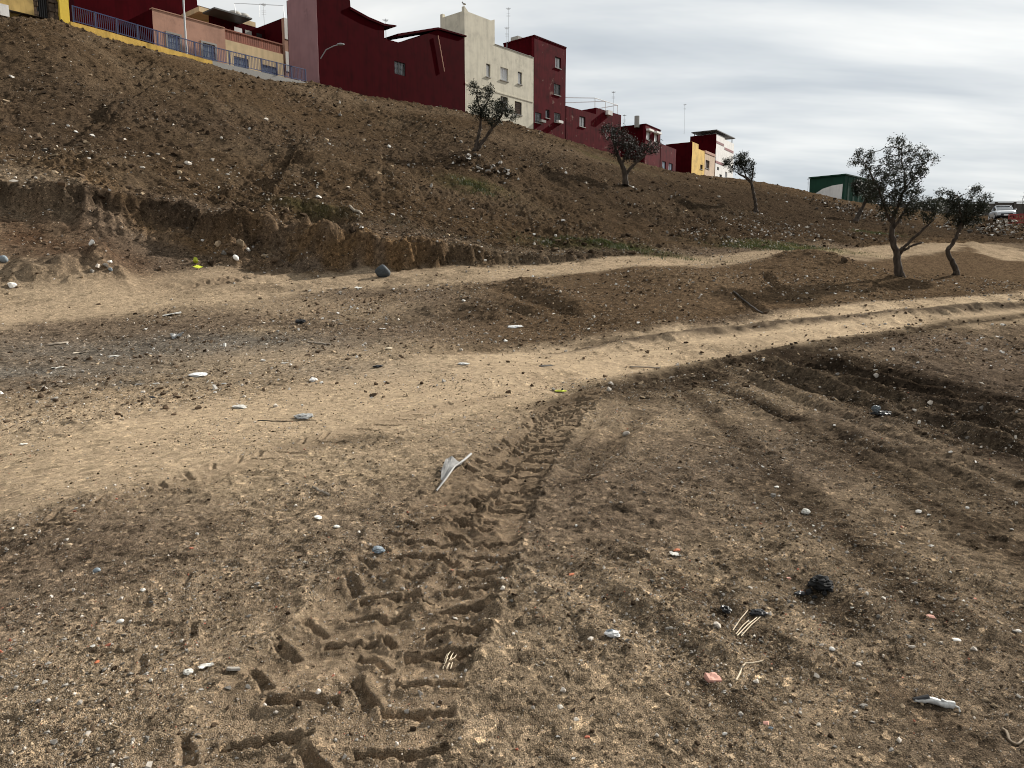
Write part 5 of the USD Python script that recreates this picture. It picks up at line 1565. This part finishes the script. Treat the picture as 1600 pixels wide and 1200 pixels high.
paper(90, 575, 22, .5, 'white scrap lowest on the ashy patch at far left', seed=14, rz=8)
stick('plank', 'thin pale wooden lath left of the cardboard scrap', 'plank', [(75, 540), (90, 538), (106, 536)], 1.8, LM['wood'], taper=1)
paper(278, 526, 24, .8, 'grey white torn scrap in the middle of the ashy patch', 'greyp', seed=15, rz=15, crease=.5)
paper(445, 568, 14, .5, 'tiny white scrap on the pale dirt above the road', seed=16)
paper(218, 601, 16, .5, 'grey scrap at the lower rim of the ashy patch', 'board', seed=17)
flat_bag(350, 600, 10, 1, 'small pale wad to the right of the crumpled white bag', 'greyp', 'plastic_scrap', 'plastic scrap', 18)
flat_bag(238, 621, 14, .6, 'little black scrap below the ashy patch', 'black', 'plastic_scrap', 'plastic scrap', 19)
flat_bag(470, 505, 20, .7, 'black lumpy scrap on the dirt below the upper track', 'black', 'plastic_scrap', 'plastic scrap', 20, .4)
stick('plank', 'pale wooden strip at the edge of the ashy patch below the black lump', 'plank', [(480, 535), (495, 537), (515, 539)], 1.2, LM['wood'], taper=1)
stick('branch', 'bent dark branch lying on the pale ground at far left', 'branch', [(104, 662), (125, 652), (140, 643), (158, 649), (172, 655), (193, 657)], .9, LM['darktwig'])
stick('branch', 'straight thin dark branch under the bent one', 'branch', [(105, 661), (135, 657), (165, 655)], .7, LM['darktwig'])
paper(37, 695, 13, .6, 'small white scrap alone on the pale road at far left', seed=21)
flat_bag(806, 511, 30, .6, 'white plastic sheet at the upper edge of the dirt road', 'bag', 'plastic_sheet', 'plastic sheet', 22, .15)
paper(598, 514, 13, .5, 'white scrap on the dirt below the dark rough patch', seed=23)
paper(560, 451, 14, .7, 'white scrap on the upper track under the dark boulder', seed=24)
flat_bag(608, 545, 14, .8, 'pale yellowish wad on the dirt beside the road', 'straw', 'wad', 'wad', 25)

# centre, round the tyre prints
tb = thing('torn_panel', 'torn pale grey panel with a broken rod along its edge beside the tyre prints', 'panel')
cor = seen([688, 690, 697, 706, 714, 722, 708, 694], [757, 738, 726, 723, 728, 733, 742, 756])
cor[:, 2] += np.array([.005, .03, .05, .055, .05, .05, .055, .025])
cc = cor.mean(0) + [0, 0, .012]
V = np.vstack([cor, cc]); V2 = V - np.array([0, 0, .004])
k = len(cor); js = np.arange(k); f1 = np.stack([js, (js + 1) % k, np.full(k, k)], 1)
mm = trimesh.Trimesh(np.vstack([V, V2]), np.vstack([f1, f1[:, ::-1] + k + 1, np.stack([js, js + k + 1, (js + 1) % k], 1), np.stack([(js + 1) % k, js + k + 1, (js + 1) % k + k + 1], 1)]), process=False)
mm = mm.subdivide().subdivide(); v = np.array(mm.vertices); v[:, 2] += (meshkit.fbm(v * 30, 3, 4) - .5) * .022; mm.vertices = v
put('sheet', mm, LM['board'], tb)
W = seen([682, 696, 710, 724, 736], [769, 757, 742, 732, 720]); W[:, 2] += np.array([.012, .04, .065, .07, .06])
put('rod', tube_mesh(np.stack([np.interp(np.linspace(0, 1, 11), np.linspace(0, 1, 5), W[:, q]) for q in range(3)], 1), px_size(W[0]) * 1.3, px_size(W[0]) * 2.2, 7), LM['board'], tb)
flat_bag(591, 862, 26, .8, 'dusty bluish plastic scrap at the left rim of the tyre prints', 'bluep', 'plastic_scrap', 'plastic scrap', 33, .35)
stick('wooden_stick', 'pale splintered stick left of the tyre prints', 'stick', [(488, 762), (500, 768), (513, 774)], 1.6, LM['wood'], taper=1.5)
flat_bag(497, 810, 15, .9, 'little heap of white crumbs left of the tyre prints', 'paper', 'crumbs', 'crumbs', 34, .3)
flat_bag(526, 824, 13, .8, 'second smaller spill of pale crumbs beside the first', 'paper', 'crumbs', 'crumbs', 35, .3)
lb = thing('yellow_bag_scrap', 'yellow green scrap with a black stub where the tyre prints reach the road', 'bag scrap')
s = size_at(876, 612, 24)
p = seen([876], [612])[0]
mm = crumpled(s, s * .7, s * .16, 36); mm.apply_translation(p); put('scrap', mm, LM['lime'], lb)
q = seen([876], [612])[0]
put('stub', tube_mesh([q + [0, 0, 0], q + [s * .18, 0, s * .28]], s * .07, s * .07, 8), LM['black'], lb)
stick('stick', 'long pale stick lying along the near edge of the road', 'stick', [(983, 574), (1005, 576), (1030, 576)], 1.3, LM['wood'], taper=.9)
rock(980, 680, 14, 'smooth round pale stone on the right shoulder of the tyre prints', 'pale', 'pebble', 'stone', 41, .7, angular=False)
st = thing('straw_tuft', 'small tuft of pale straw at the right rim of the tyre prints', 'straw')
for k in range(7):
    a = seen([692 + k * 2.0], [1046 - (k % 3) * 4])[0]; b = seen([699 + k * 2.4], [1026 + (k % 2) * 4])[0]
    put('stalk', tube_mesh([a + [0, 0, .004], (a + b) / 2 + [0, 0, .02], b + [0, 0, .014]], .0022, .0012, 5), LM['straw'], st)

# left foreground
rock(152, 893, 13, 'smooth blue grey pebble on the dark soil at left', 'blue', 'pebble', 'stone', 42, .75, angular=False)
rock(188, 972, 13, 'oval white pebble, lowest of the left foreground pebbles', 'white', 'pebble', 'stone', 43, .6, 20, False)
rock(223, 924, 11, 'white angular pebble above the bluish one', 'white', 'pebble', 'stone', 44, .7)
rock(237, 941, 11, 'blue grey chip below the white angular pebble', 'grey', 'pebble', 'stone', 45, .6)
rock(108, 852, 13, 'flat tan pebble above the dark soil at left', 'tan', 'pebble', 'stone', 46, .5, angular=False)
rock(308, 835, 9, 'small white pebble on the brown soil left of centre', 'white', 'pebble', 'stone', 47, .6)
flat_bag(294, 1052, 18, .9, 'crumpled white paper wad near the bottom left corner', 'paper', 'paper_wad', 'paper wad', 48, .5)
paper(322, 1044, 28, .5, 'torn white strip beside the paper wad', seed=49, rz=35, crease=.5)
s = size_at(365, 1049, 24)
lay('tile_shard', 'grey broken tile shard right of the torn white strip', 'tile shard', 365, 1049, Plane((0, 0), (1, 0)).slab([(-s * .5, -s * .25), (s * .3, -s * .38), (s * .52, .12 * s), (-s * .1, s * .4), (-.46 * s, .3 * s)], 0, .009).apply_transform(trimesh.transformations.rotation_matrix(math.pi / 2 - .25, [1, 0, 0])), SM['grey'], 0, -.006)
rock(152, 1034, 12, 'tiny orange brick chip beside a white one at the left', 'orange', 'brick_chip', 'brick chip', 50, .4, 70)
rock(146, 1011, 10, 'white chip above the tiny orange one', 'white', 'pebble', 'stone', 51, .5)
rock(170, 1008, 14, 'dark red brick chip right of the white chip', 'red', 'brick_chip', 'brick chip', 52, .35)
rock(58, 1063, 9, 'white chip near the left edge at the bottom', 'white', 'pebble', 'stone', 53, .5)
stick('twig', 'dark bent twig near the bottom left corner', 'twig', [(104, 1196), (130, 1187), (165, 1178), (195, 1168)], 1.0, LM['darktwig'])

# right foreground
w1 = thing('foil_wrapper', 'crumpled white and blue wrapper on the bare gravel', 'wrapper')
p = seen([957], [994])[0]; s = px_size(p) * 26
mm = crumpled(s, s * .7, s * .38, 61); mm.apply_translation(p); put('foil', mm, LM['bag'], w1)
mm = crumpled(s * .6, s * .3, s * .3, 62); mm.apply_translation(p + [-.1 * s, .1 * s, s * .14]); put('inner_side', mm, LM['bluep'], w1)
s = size_at(1113, 1058, 26)
bm = trimesh.creation.box([s, s * .75, s * .5]); bm = bm.subdivide().subdivide(); v = np.array(bm.vertices); v += (meshkit.fbm(v / s * 4, 3, 5)[:, None] - .5) * s * .28 * v / np.linalg.norm(v, axis=1, keepdims=True).clip(1e-6); bm.vertices = v
lay('brick_fragment', 'pinkish brick fragment half sunk in the gravel at the bottom centre right', 'brick fragment', 1113, 1060, bm, SM['pink'], 15, s * .05, tilt=(.3, .15))
rock(892, 898, 20, 'orange brick shard lying right of the tyre prints', 'orange', 'brick_shard', 'brick shard', 63, .3, 20)
rock(1058, 860, 14, 'rust coloured shard above a white scrap', 'orange', 'brick_shard', 'brick shard', 64, .35)
paper(1053, 868, 17, .7, 'white torn scrap under the rust coloured shard', seed=65, crease=.5)
rock(1119, 977, 21, 'larger pale yellowish stone of a pair beside dry stalks', 'pale', 'stone', 'stone', 66, .5, -40)
rock(1106, 983, 12, 'smaller tan stone of the pair beside dry stalks', 'tan', 'stone', 'stone', 67, .6, -50)
stk = thing('dry_stalks', 'few parallel pale dry stalks lying on the gravel', 'stalks')
for a, b in (((1145, 988), (1168, 957)), ((1152, 995), (1183, 966)), ((1158, 996), (1188, 967)), ((1150, 992), (1170, 972))):
    A, B = seen([a[0], b[0]], [a[1], b[1]])
    put('stalk', tube_mesh([A + [0, 0, .006], (A + B) / 2 + [0, 0, .014], B + [0, 0, .01]], .0024, .0018, 5), LM['straw'], stk)
flat_bag(1184, 959, 36, .5, 'flat black rag at the tips of the dry stalks', 'black', 'rag', 'rag', 68, .3, -12)
flat_bag(1132, 957, 24, .9, 'shiny black foil scrap above the pale stone pair', 'black', 'foil_scrap', 'foil scrap', 69, .6, 40)
bl = thing('burnt_lump', 'black burnt lump of cloth on the right foreground', 'burnt lump')
p = seen([1283], [921])[0]; s = px_size(p) * 40
mm = crumpled(s, s * .8, s * .62, 70, 4); mm.apply_translation(p - [0, 0, s * .05]); put('mass', mm, LM['soot'], bl)
rr_ = np.random.default_rng(7)
for k in range(12):
    a = rr_.uniform(0, 2 * np.pi); rd = s * rr_.uniform(.35, .62)
    c = np.array([p[0] + rd * math.cos(a), p[1] + rd * math.sin(a), 0]); c[2] = on_ground(c[0], c[1])[0] - .003
    mm = crumpled(*(s * rr_.uniform(.1, .26, 3)), 80 + k, 2); mm.apply_translation(c); put('flake', mm, LM['soot'], bl)
flat_bag(1250, 929, 24, .6, 'glossy dark plastic strip left of the burnt lump', 'black', 'plastic_strip', 'plastic strip', 71, .3, 15)
gs = thing('broken_pipe', 'grey crushed pipe piece with a dark split end at the bottom right', 'pipe')
P = seen([1428, 1450, 1470, 1490], [1098, 1099, 1103, 1106]); r = px_size(P[0]) * 6.5
W = P + np.array([0, 0, r * .75])
m1 = tube_mesh(np.stack([np.interp(np.linspace(0, 1, 14), [0, .33, .66, 1], W[:, k]) for k in range(3)], 1), r * .55, r * 1.0, 12)
v = np.array(m1.vertices); v += np.array(m1.vertex_normals) * ((meshkit.fbm(v * 40, 3, 9) - .5) * r * .9)[:, None]; m1.vertices = v
put('pipe', m1, LM['greyp'], gs, smooth=40)
m2 = tube_mesh([W[0] + [-.005, 0, r * .1], W[1] + [0, 0, r * .75]], r * .35, r * .62, 8); put('split_end', m2, LM['black'], gs)
m3 = tube_mesh([W[2] + [0, 0, r * .9], W[3] + [.012, -.012, -r * .1], W[3] + [.006, -.03, -r * .5]], r * .30, r * .22, 7); put('flap', m3, LM['greyp'], gs)
stick('twig', 'forked pale twig right of the pinkish brick fragment', 'twig', [(1150, 1064), (1158, 1046), (1163, 1036), (1175, 1037), (1190, 1035)], 1.5, LM['straw'], 1.0, .6)
stick('twig', 'brown bent twig at the bottom right edge', 'twig', [(1566, 1142), (1576, 1158), (1588, 1166), (1606, 1152)], 2.6, LM['twig'], 1.0)
stick('twig', 'thin curved twig on the gravel below the grey stones', 'twig', [(1210, 785), (1222, 795), (1230, 812)], .7, LM['twig'])
stick('twig', 'long thin twig lying across the soil right of the tyre prints', 'twig', [(1075, 690), (1095, 695), (1135, 700), (1142, 712)], .7, LM['twig'])
rock(1208, 776, 13, 'pale grey cube like stone among white chips', 'grey', 'stone', 'stone', 72, .8)
rock(1214, 761, 12, 'white flat stone above the pale grey one', 'white', 'stone', 'stone', 73, .4)
flat_bag(1259, 802, 16, 1.0, 'white crumpled paper beside the curved twig', 'paper', 'paper_wad', 'paper wad', 74, .6)
rock(1436, 800, 13, 'elongated white stone alone on the right slope', 'white', 'stone', 'stone', 75, .45, -50)
rock(1405, 848, 14, 'flat pale stone left of a similar one in the right foreground', 'pale', 'stone', 'stone', 76, .4)
rock(1456, 853, 13, 'flat white stone right of a similar one in the right foreground', 'white', 'stone', 'stone', 77, .4)
rock(1453, 963, 22, 'long pinkish flat stone in the right foreground', 'pink', 'stone', 'stone', 78, .35, -8)
rock(1494, 1000, 16, 'oval white stone below the long pinkish one', 'white', 'stone', 'stone', 79, .4, -10, False)
rock(1592, 986, 14, 'white stone at the right picture edge', 'white', 'stone', 'stone', 80, .4, -20)
rock(1198, 1130, 15, 'pink squared brick chip above a bluish stone near the bottom', 'pink', 'brick_chip', 'brick chip', 81, .5)
rock(1205, 1139, 11, 'bluish stone just under the pink brick chip', 'blue', 'stone', 'stone', 82, .6)
rock(1299, 1016, 10, 'round white pebble below the burnt lump', 'white', 'pebble', 'stone', 83, .7, angular=False)
rock(1332, 950, 10, 'white pebble lower right of the burnt lump', 'white', 'pebble', 'stone', 84, .5)
rock(1231, 904, 10, 'pinkish pebble upper left of the burnt lump', 'pink', 'pebble', 'stone', 85, .5)
rock(1133, 1148, 11, 'white pebble at the bottom between brick fragment and brick chip', 'white', 'pebble', 'stone', 86, .7)
rock(900, 1125, 13, 'pair like grey pebble at the bottom right of the tyre prints', 'pale', 'pebble', 'stone', 87, .6)
rock(918, 1152, 14, 'dull red chip below the grey pebble at the bottom', 'red', 'brick_chip', 'brick chip', 88, .4)
sh = thing('old_shoe', 'black worn shoe like scrap on the right slope below the ditch', 'shoe')
p = seen([1376], [650])[0]; s = px_size(p) * 34
a_ = crumpled(s, s * .42, s * .22, 90); a_.apply_translation(p); put('sole', a_, LM['black'], sh)
a_ = crumpled(s * .42, s * .36, s * .4, 91); a_.apply_translation(p + [-.24 * s, 0, s * .10]); put('heel', a_, LM['bluep'], sh)
rock(1567, 508, 10, 'bright white stone on the far side of the ditch at the right edge', 'white', 'stone', 'stone', 92, .5)
rock(1512, 537, 9, 'pale stone on the far side of the ditch', 'pale', 'stone', 'stone', 93, .6)
rock(1502, 563, 11, 'tan stone near the ditch on the far right', 'tan', 'stone', 'stone', 94, .6)

# boulders and stones along the upper track and on the hill
bo = thing('dark_boulder', 'dark blue grey boulder standing alone on the upper track', 'boulder')
p = seen([598], [433])[0]; s = px_size(p) * 21
mm = round_stone(101, .95); v = np.array(mm.vertices) * s; v += np.array(mm.vertex_normals) * ((meshkit.fbm(v / s * 3, 3, 2) - .5) * s * .3)[:, None]; v[:, 2] -= v[:, 2].min() + s * .08; mm.vertices = v; mm.apply_translation(p)
put('rock', mm, LM['navy'], bo, smooth=35)
rock(1318, 408, 15, 'rounded dark brown earth lump on the upper track left of the tall olive tree', 'dark', 'earth_lump', 'earth lump', 102, .85, sink=.1)
rock(305, 411, 16, 'stone sprayed bright yellow green at the foot of the cut bank', 'neon', 'painted_stone', 'stone', 103, .8, sink=.08)
paper(309, 417, 15, 1.0, 'yellow green paint splash under the painted stone', 'neon', 'paint_splash', 'paint splash', 104, 0, .02)
rock(368, 408, 13, 'smooth white stone right of the painted stone', 'white', 'stone', 'stone', 105, .6, angular=False)
for k, (px, py, w, mt, lb_) in enumerate(((373, 381, 22, 'tan', 'largest rock of the spill at the foot of the cut bank'), (345, 384, 18, 'tan', 'tan rock left of the largest rock under the cut bank'), (361, 393, 18, 'brown', 'brown rock just below the largest rock under the bank'), (394, 388, 12, 'grey', 'grey stone right of the largest rock under the bank'), (386, 392, 10, 'white', 'white stone right of the largest rock under the bank'), (350, 396, 12, 'grey', 'grey stone lowest left in the spill under the cut bank'), (415, 398, 24, 'tan', 'wide tan rock at the right end of the spill under the bank'), (428, 406, 16, 'brown', 'brown rock beyond the wide tan one under the cut bank'))):
    rock(px, py, w, lb_, mt, 'bank_stone', 'stone', 110 + k, .75, 40 * k, group='stones spilled at the foot of the cut bank')
for k, (px, py, w, mt, lb_) in enumerate(((152, 416, 11, 'pale', 'pale stone in the middle of the small pile at far left'), (163, 417, 13, 'grey', 'biggest grey stone of the small pile at far left'), (170, 409, 10, 'white', 'white stone on top of the small pile at far left'), (143, 424, 10, 'grey', 'smaller grey stone at the left foot of the small pile'), (172, 422, 9, 'blue', 'bluish stone at the right foot of the small pile'), (128, 433, 8, 'tan', 'tan stone rolled left of the small pile'), (160, 408, 8, 'brown', 'brown stone at the back of the small pile at far left'))):
    rock(px, py, w, lb_, mt, 'pile_stone', 'stone', 130 + k, .8, 50 * k, group='stones of the small pile at far left')
rock(20, 447, 20, 'white and bluish plaster lump at the left picture edge below the stone pile', 'white', 'plaster_lump', 'plaster lump', 140, .5)
rock(13, 459, 10, 'yellowish lump under the plaster lump at the left edge', 'tan', 'stone', 'stone', 141, .6)
rock(5, 408, 16, 'dark round boulder cut by the left picture edge', 'blue', 'stone', 'stone', 142, .9, angular=False)
s = size_at(25, 284, 30)
cs = trimesh.creation.box([s, s * .4, s * .10]).subdivide().subdivide(); v = np.array(cs.vertices); v += (meshkit.fbm(v / s * 6, 3, 8)[:, None] - .5) * s * .07; cs.vertices = v
lay('concrete_slab', 'broken pale concrete slab on the lip of the cut bank at far left', 'slab', 26, 283, cs, SM['pale'], 4, 0)
for k, (px, py, w, mt, lb_) in enumerate(((293, 256, 17, 'pale', 'largest pale stone on the hillside above the cut bank'), (222, 262, 11, 'pale', 'pale stone left of the largest one on the hillside'), (85, 270, 14, 'tan', 'tan stone on the hillside above the concrete slab'), (305, 303, 10, 'white', 'white stone just above the bank lip'), (280, 270, 14, 'tan', 'tan flat stone below the largest pale one'), (118, 206, 10, 'white', 'white stone high on the left hillside'), (497, 308, 13, 'white', 'white slab like stone in the gully on the hillside'), (835, 367, 9, 'white', 'bright white stone near the foot of the slope right of the bank'), (880, 346, 11, 'white', 'flat white stone on the slope ledge right of centre'), (106, 197, 9, 'white', 'second white stone high on the left hillside'), (613, 335, 9, 'white', 'white lump on the hillside above the end of the bank'), (246, 242, 10, 'grey', 'grey stone right of the upper left gully'), (355, 273, 9, 'grey', 'grey stone on the middle of the hillside'))):
    rock(px, py, w, lb_, mt, 'hill_stone', 'stone', 150 + k, .5, 37 * k)
stick('plank', 'short pale board lying on the hillside above the bank', 'plank', [(543, 325), (552, 330), (562, 335)], 2.2, LM['wood'], taper=1)
stick('stick', 'dark stick lying in the rill right of centre', 'stick', [(1146, 456), (1165, 474), (1190, 491)], 1.4, LM['darktwig'])
paper(1140, 350, 8, .6, 'white scrap on the far slope left of the slim olive tree', seed=170)
stick('survey_stake', 'tiny dark stake standing on the upper track', 'stake', [(1125, 409), (1125, 407)], .9, LM['darktwig'], 3)

# bright chips one could count, each a thing; copies refer to a few class shapes
chips = {}


def chip_proto(mt, k):
    key = (mt, k)
    if key not in chips:
        path = f'/World/_{mt}_chip_{k:03d}'
        stage.CreateClassPrim(path)
        usdkit.mesh(stage, path + '/stone', stone_mesh(300 + k * 3, [.35, .5, .65, .45][k], 13), SM[mt])
        chips[key] = path
    return chips[key]


rng = np.random.default_rng(5)
ZONES = [  # name, label, group, pixel box, how many, size range in pixels, colours
    ('white_chip', 'small white chip lying on the gravel of the right foreground', 'white chips on the right foreground', (860, 700, 1600, 1190), 55, (4, 9), ['white', 'white', 'pale']),
    ('pale_chip', 'small pale chip pressed into the soil of the left foreground', 'pale chips on the left foreground', (0, 780, 700, 1190), 30, (3, 7), ['white', 'pale', 'grey']),
    ('litter_chip', 'tiny white chip scattered on the ashy ground at left', 'white chips on the ashy ground', (0, 490, 620, 640), 28, (3, 8), ['white', 'white', 'pale']),
    ('slope_chip', 'small white stone scattered on the slope between track and road', 'white stones between track and road', (900, 425, 1600, 470), 28, (3, 6), ['white', 'pale']),
    ('ditch_chip', 'small white stone scattered on the far side of the ditch', 'white stones beyond the ditch', (1250, 505, 1600, 690), 30, (3, 7), ['white', 'pale', 'white']),
    ('hill_chip', 'small whitish stone scattered over the brown hillside', 'whitish stones on the hillside', (0, 60, 1300, 380), 60, (3, 6), ['white', 'pale', 'grey'])]
for nm, lb_, grp, (x0, y0, x1, y1), n, (s0, s1), cols in ZONES:
    X, Y = rng.uniform(x0, x1, n * 3), rng.uniform(y0, y1, n * 3)
    P = seen(X, Y)
    ok = (P[:, 1] < 90) & (P[:, 1] > 2)
    if nm == 'hill_chip':
        ok &= bank(P[:, 0], P[:, 1])[1] > .3
    P = P[ok][:n]
    for p in P:
        s = px_size(p) * rng.uniform(s0, s1)
        x = UsdGeom.Xform.Define(stage, numbered('/World', nm))
        x.AddTranslateOp().Set(Gf.Vec3d(float(p[0]), float(p[1]), float(p[2]) + s * .10))
        x.AddRotateXYZOp().Set(Gf.Vec3f(float(rng.uniform(-20, 20)), float(rng.uniform(-20, 20)), float(rng.uniform(0, 360))))
        x.AddScaleOp().Set(Gf.Vec3f(float(s), float(s * rng.uniform(.6, 1.2)), float(s)))
        x.GetPrim().GetReferences().AddInternalReference(chip_proto(cols[rng.integers(len(cols))], int(rng.integers(4))))
        x.GetPrim().SetInstanceable(True)
        tag(x.GetPrim(), lb_, 'stone', grp)

# ------------------------------------------------------------------ parked car and plastic barriers
CARM = dict(body=usdkit.material(stage, LOOKS + 'silver_paint', {'p': ('principled_bsdf', {'base_color': (.42, .44, .46), 'metallic': .4, 'roughness': .3, 'coat_weight': .6})}, surface='p.BSDF'),
            rubber=flat('rubber', (.015, .015, .016), .8), lamp=usdkit.material(stage, LOOKS + 'headlight', {'p': ('principled_bsdf', {'base_color': (.8, .82, .84), 'roughness': .08, 'specular_ior_level': .8})}, surface='p.BSDF'), red=flat('red_plastic', (.20, .022, .018), .6), trim=flat('black_trim', (.018, .018, .02), .4), plate=flat('white_plate', (.7, .7, .68), .5))
p = seen([1566], [343])[0]
p = at(1565, 343, 76.0); p[2] = on_ground(p[0], p[1])[0]
car = thing('parked_car', 'silver hatchback parked on the rise at the right edge', 'car', p, rz=-112)


def loft(secs, n=20):
    """secs: (x, half width, z low, z high, roundness): a body lofted along x."""
    V = []
    ang = np.linspace(0, 2 * np.pi, n, endpoint=False)
    for x, hw, z0, z1, e in secs:
        c, s_ = np.cos(ang), np.sin(ang)
        yy = np.sign(c) * np.abs(c) ** e * hw; zz = (z0 + z1) / 2 + np.sign(s_) * np.abs(s_) ** e * (z1 - z0) / 2
        V.append(np.stack([np.full(n, x), yy, zz], 1))
    k = len(V)
    i, j = np.meshgrid(np.arange(k - 1), np.arange(n), indexing='ij')
    q = np.stack([i * n + j, i * n + (j + 1) % n, (i + 1) * n + (j + 1) % n, (i + 1) * n + j], -1).reshape(-1, 4)
    v = np.vstack(V); f = np.vstack([q[:, [0, 1, 2]], q[:, [0, 2, 3]]])
    c0, c1 = len(v), len(v) + 1
    v = np.vstack([v, V[0].mean(0), V[-1].mean(0)])
    js = np.arange(n)
    f = np.vstack([f, np.stack([np.full(n, c0), (js + 1) % n, js], 1), np.stack([np.full(n, c1), (k - 1) * n + js, (k - 1) * n + (js + 1) % n], 1)])
    m = trimesh.Trimesh(v, f, process=False)
    if m.volume < 0:
        m.invert()
    return m


put('body', loft([(2.05, .62, .30, .62, .5), (1.98, .78, .24, .74, .45), (1.6, .86, .22, .86, .4), (.95, .88, .22, .96, .38), (0, .89, .22, .98, .38), (-1.2, .88, .24, 1.0, .38), (-1.8, .84, .28, .98, .4), (-2.0, .74, .34, .86, .5)]), CARM['body'], car, smooth=35)
put('cabin_glass', loft([(1.02, .70, .88, .97, .5), (.55, .69, .88, 1.24, .45), (.15, .67, .88, 1.42, .42), (-1.0, .67, .88, 1.43, .42), (-1.55, .66, .88, 1.25, .45), (-1.85, .62, .88, 1.0, .5)]), M['glass'], car, smooth=35)
put('roof', loft([(.28, .60, 1.38, 1.425, .5), (0, .63, 1.40, 1.465, .45), (-.8, .63, 1.40, 1.47, .45), (-1.25, .60, 1.36, 1.42, .5)]), CARM['body'], car, smooth=35)
for y in (-1, 1):
    put('roof_pillar', tube_mesh([(1.0, y * .70, .95), (.2, y * .655, 1.42)], .035, sides=6), CARM['body'], car)
    put('roof_pillar', tube_mesh([(-.45, y * .70, .95), (-.5, y * .675, 1.42)], .035, sides=6), CARM['trim'], car)
    hl = trimesh.creation.icosphere(2, .5); hl.apply_transform(np.diag([.34, .30, .16, 1])); hl.apply_translation([1.86, y * .60, .68])
    put('headlight', hl, CARM['lamp'], car, smooth=True)
    mr = trimesh.creation.icosphere(1, .5); mr.apply_transform(np.diag([.12, .22, .15, 1])); mr.apply_translation([.62, y * .98, .98])
    put('mirror', mr, CARM['body'], car, smooth=True)
    for x in (1.28, -1.28):
        tr = trimesh.creation.cylinder(.31, .2, sections=24); tr.apply_transform(trimesh.transformations.rotation_matrix(math.pi / 2, [1, 0, 0])); tr.apply_translation([x, y * .80, .31])
        w = put('wheel', tr, CARM['rubber'], car, smooth=35)
        rm = trimesh.creation.cylinder(.19, .02, sections=16); rm.apply_transform(trimesh.transformations.rotation_matrix(math.pi / 2, [1, 0, 0])); rm.apply_translation([x, y * .912, .31])
        put('rim', rm, M['alu'], w)
gr = trimesh.creation.box([.06, 1.0, .16]); gr.apply_translation([2.03, 0, .48]); put('grille', gr, CARM['trim'], car)
bp = loft([(2.10, .60, .26, .40, .5), (1.98, .80, .20, .42, .45), (1.7, .87, .2, .40, .4)]); put('bumper', bp, CARM['trim'], car, smooth=35)
pl_ = trimesh.creation.box([.02, .5, .11]); pl_.apply_translation([2.115, 0, .40]); put('number_plate', pl_, CARM['plate'], car)
for k, (px, Y, rz, lb_) in enumerate(((1583, 71.5, 8, 'red plastic barrier standing in front of the parked car, left one of two'), (1600, 71.0, -6, 'red plastic barrier cut by the right picture edge'))):
    p = at(px, 344, Y); p[2] = on_ground(p[0], p[1])[0]
    b = thing('plastic_barrier', lb_, 'barrier', p, rz)
    for x in (-.5, .5):
        q = trimesh.creation.box([.06, .05, .95]); q.apply_translation([x, 0, .5]); put('post', q, CARM['red'], b)
        q = trimesh.creation.box([.09, .5, .06]); q.apply_translation([x, 0, .03]); put('foot', q, CARM['trim'], b)
    for z in (.94, .55, .16):
        q = trimesh.creation.box([.93, .04, .09]); q.apply_translation([0, 0, z]); put('rail', q, CARM['red'], b)
    for kk in range(6):
        q = trimesh.creation.box([.05, .03, .30]); q.apply_translation([-.375 + .15 * kk, 0, .745]); put('slat', q, CARM['red'], b)
        q = trimesh.creation.box([.05, .03, .30]); q.apply_translation([-.375 + .15 * kk, 0, .355]); put('slat', q, CARM['red'], b)
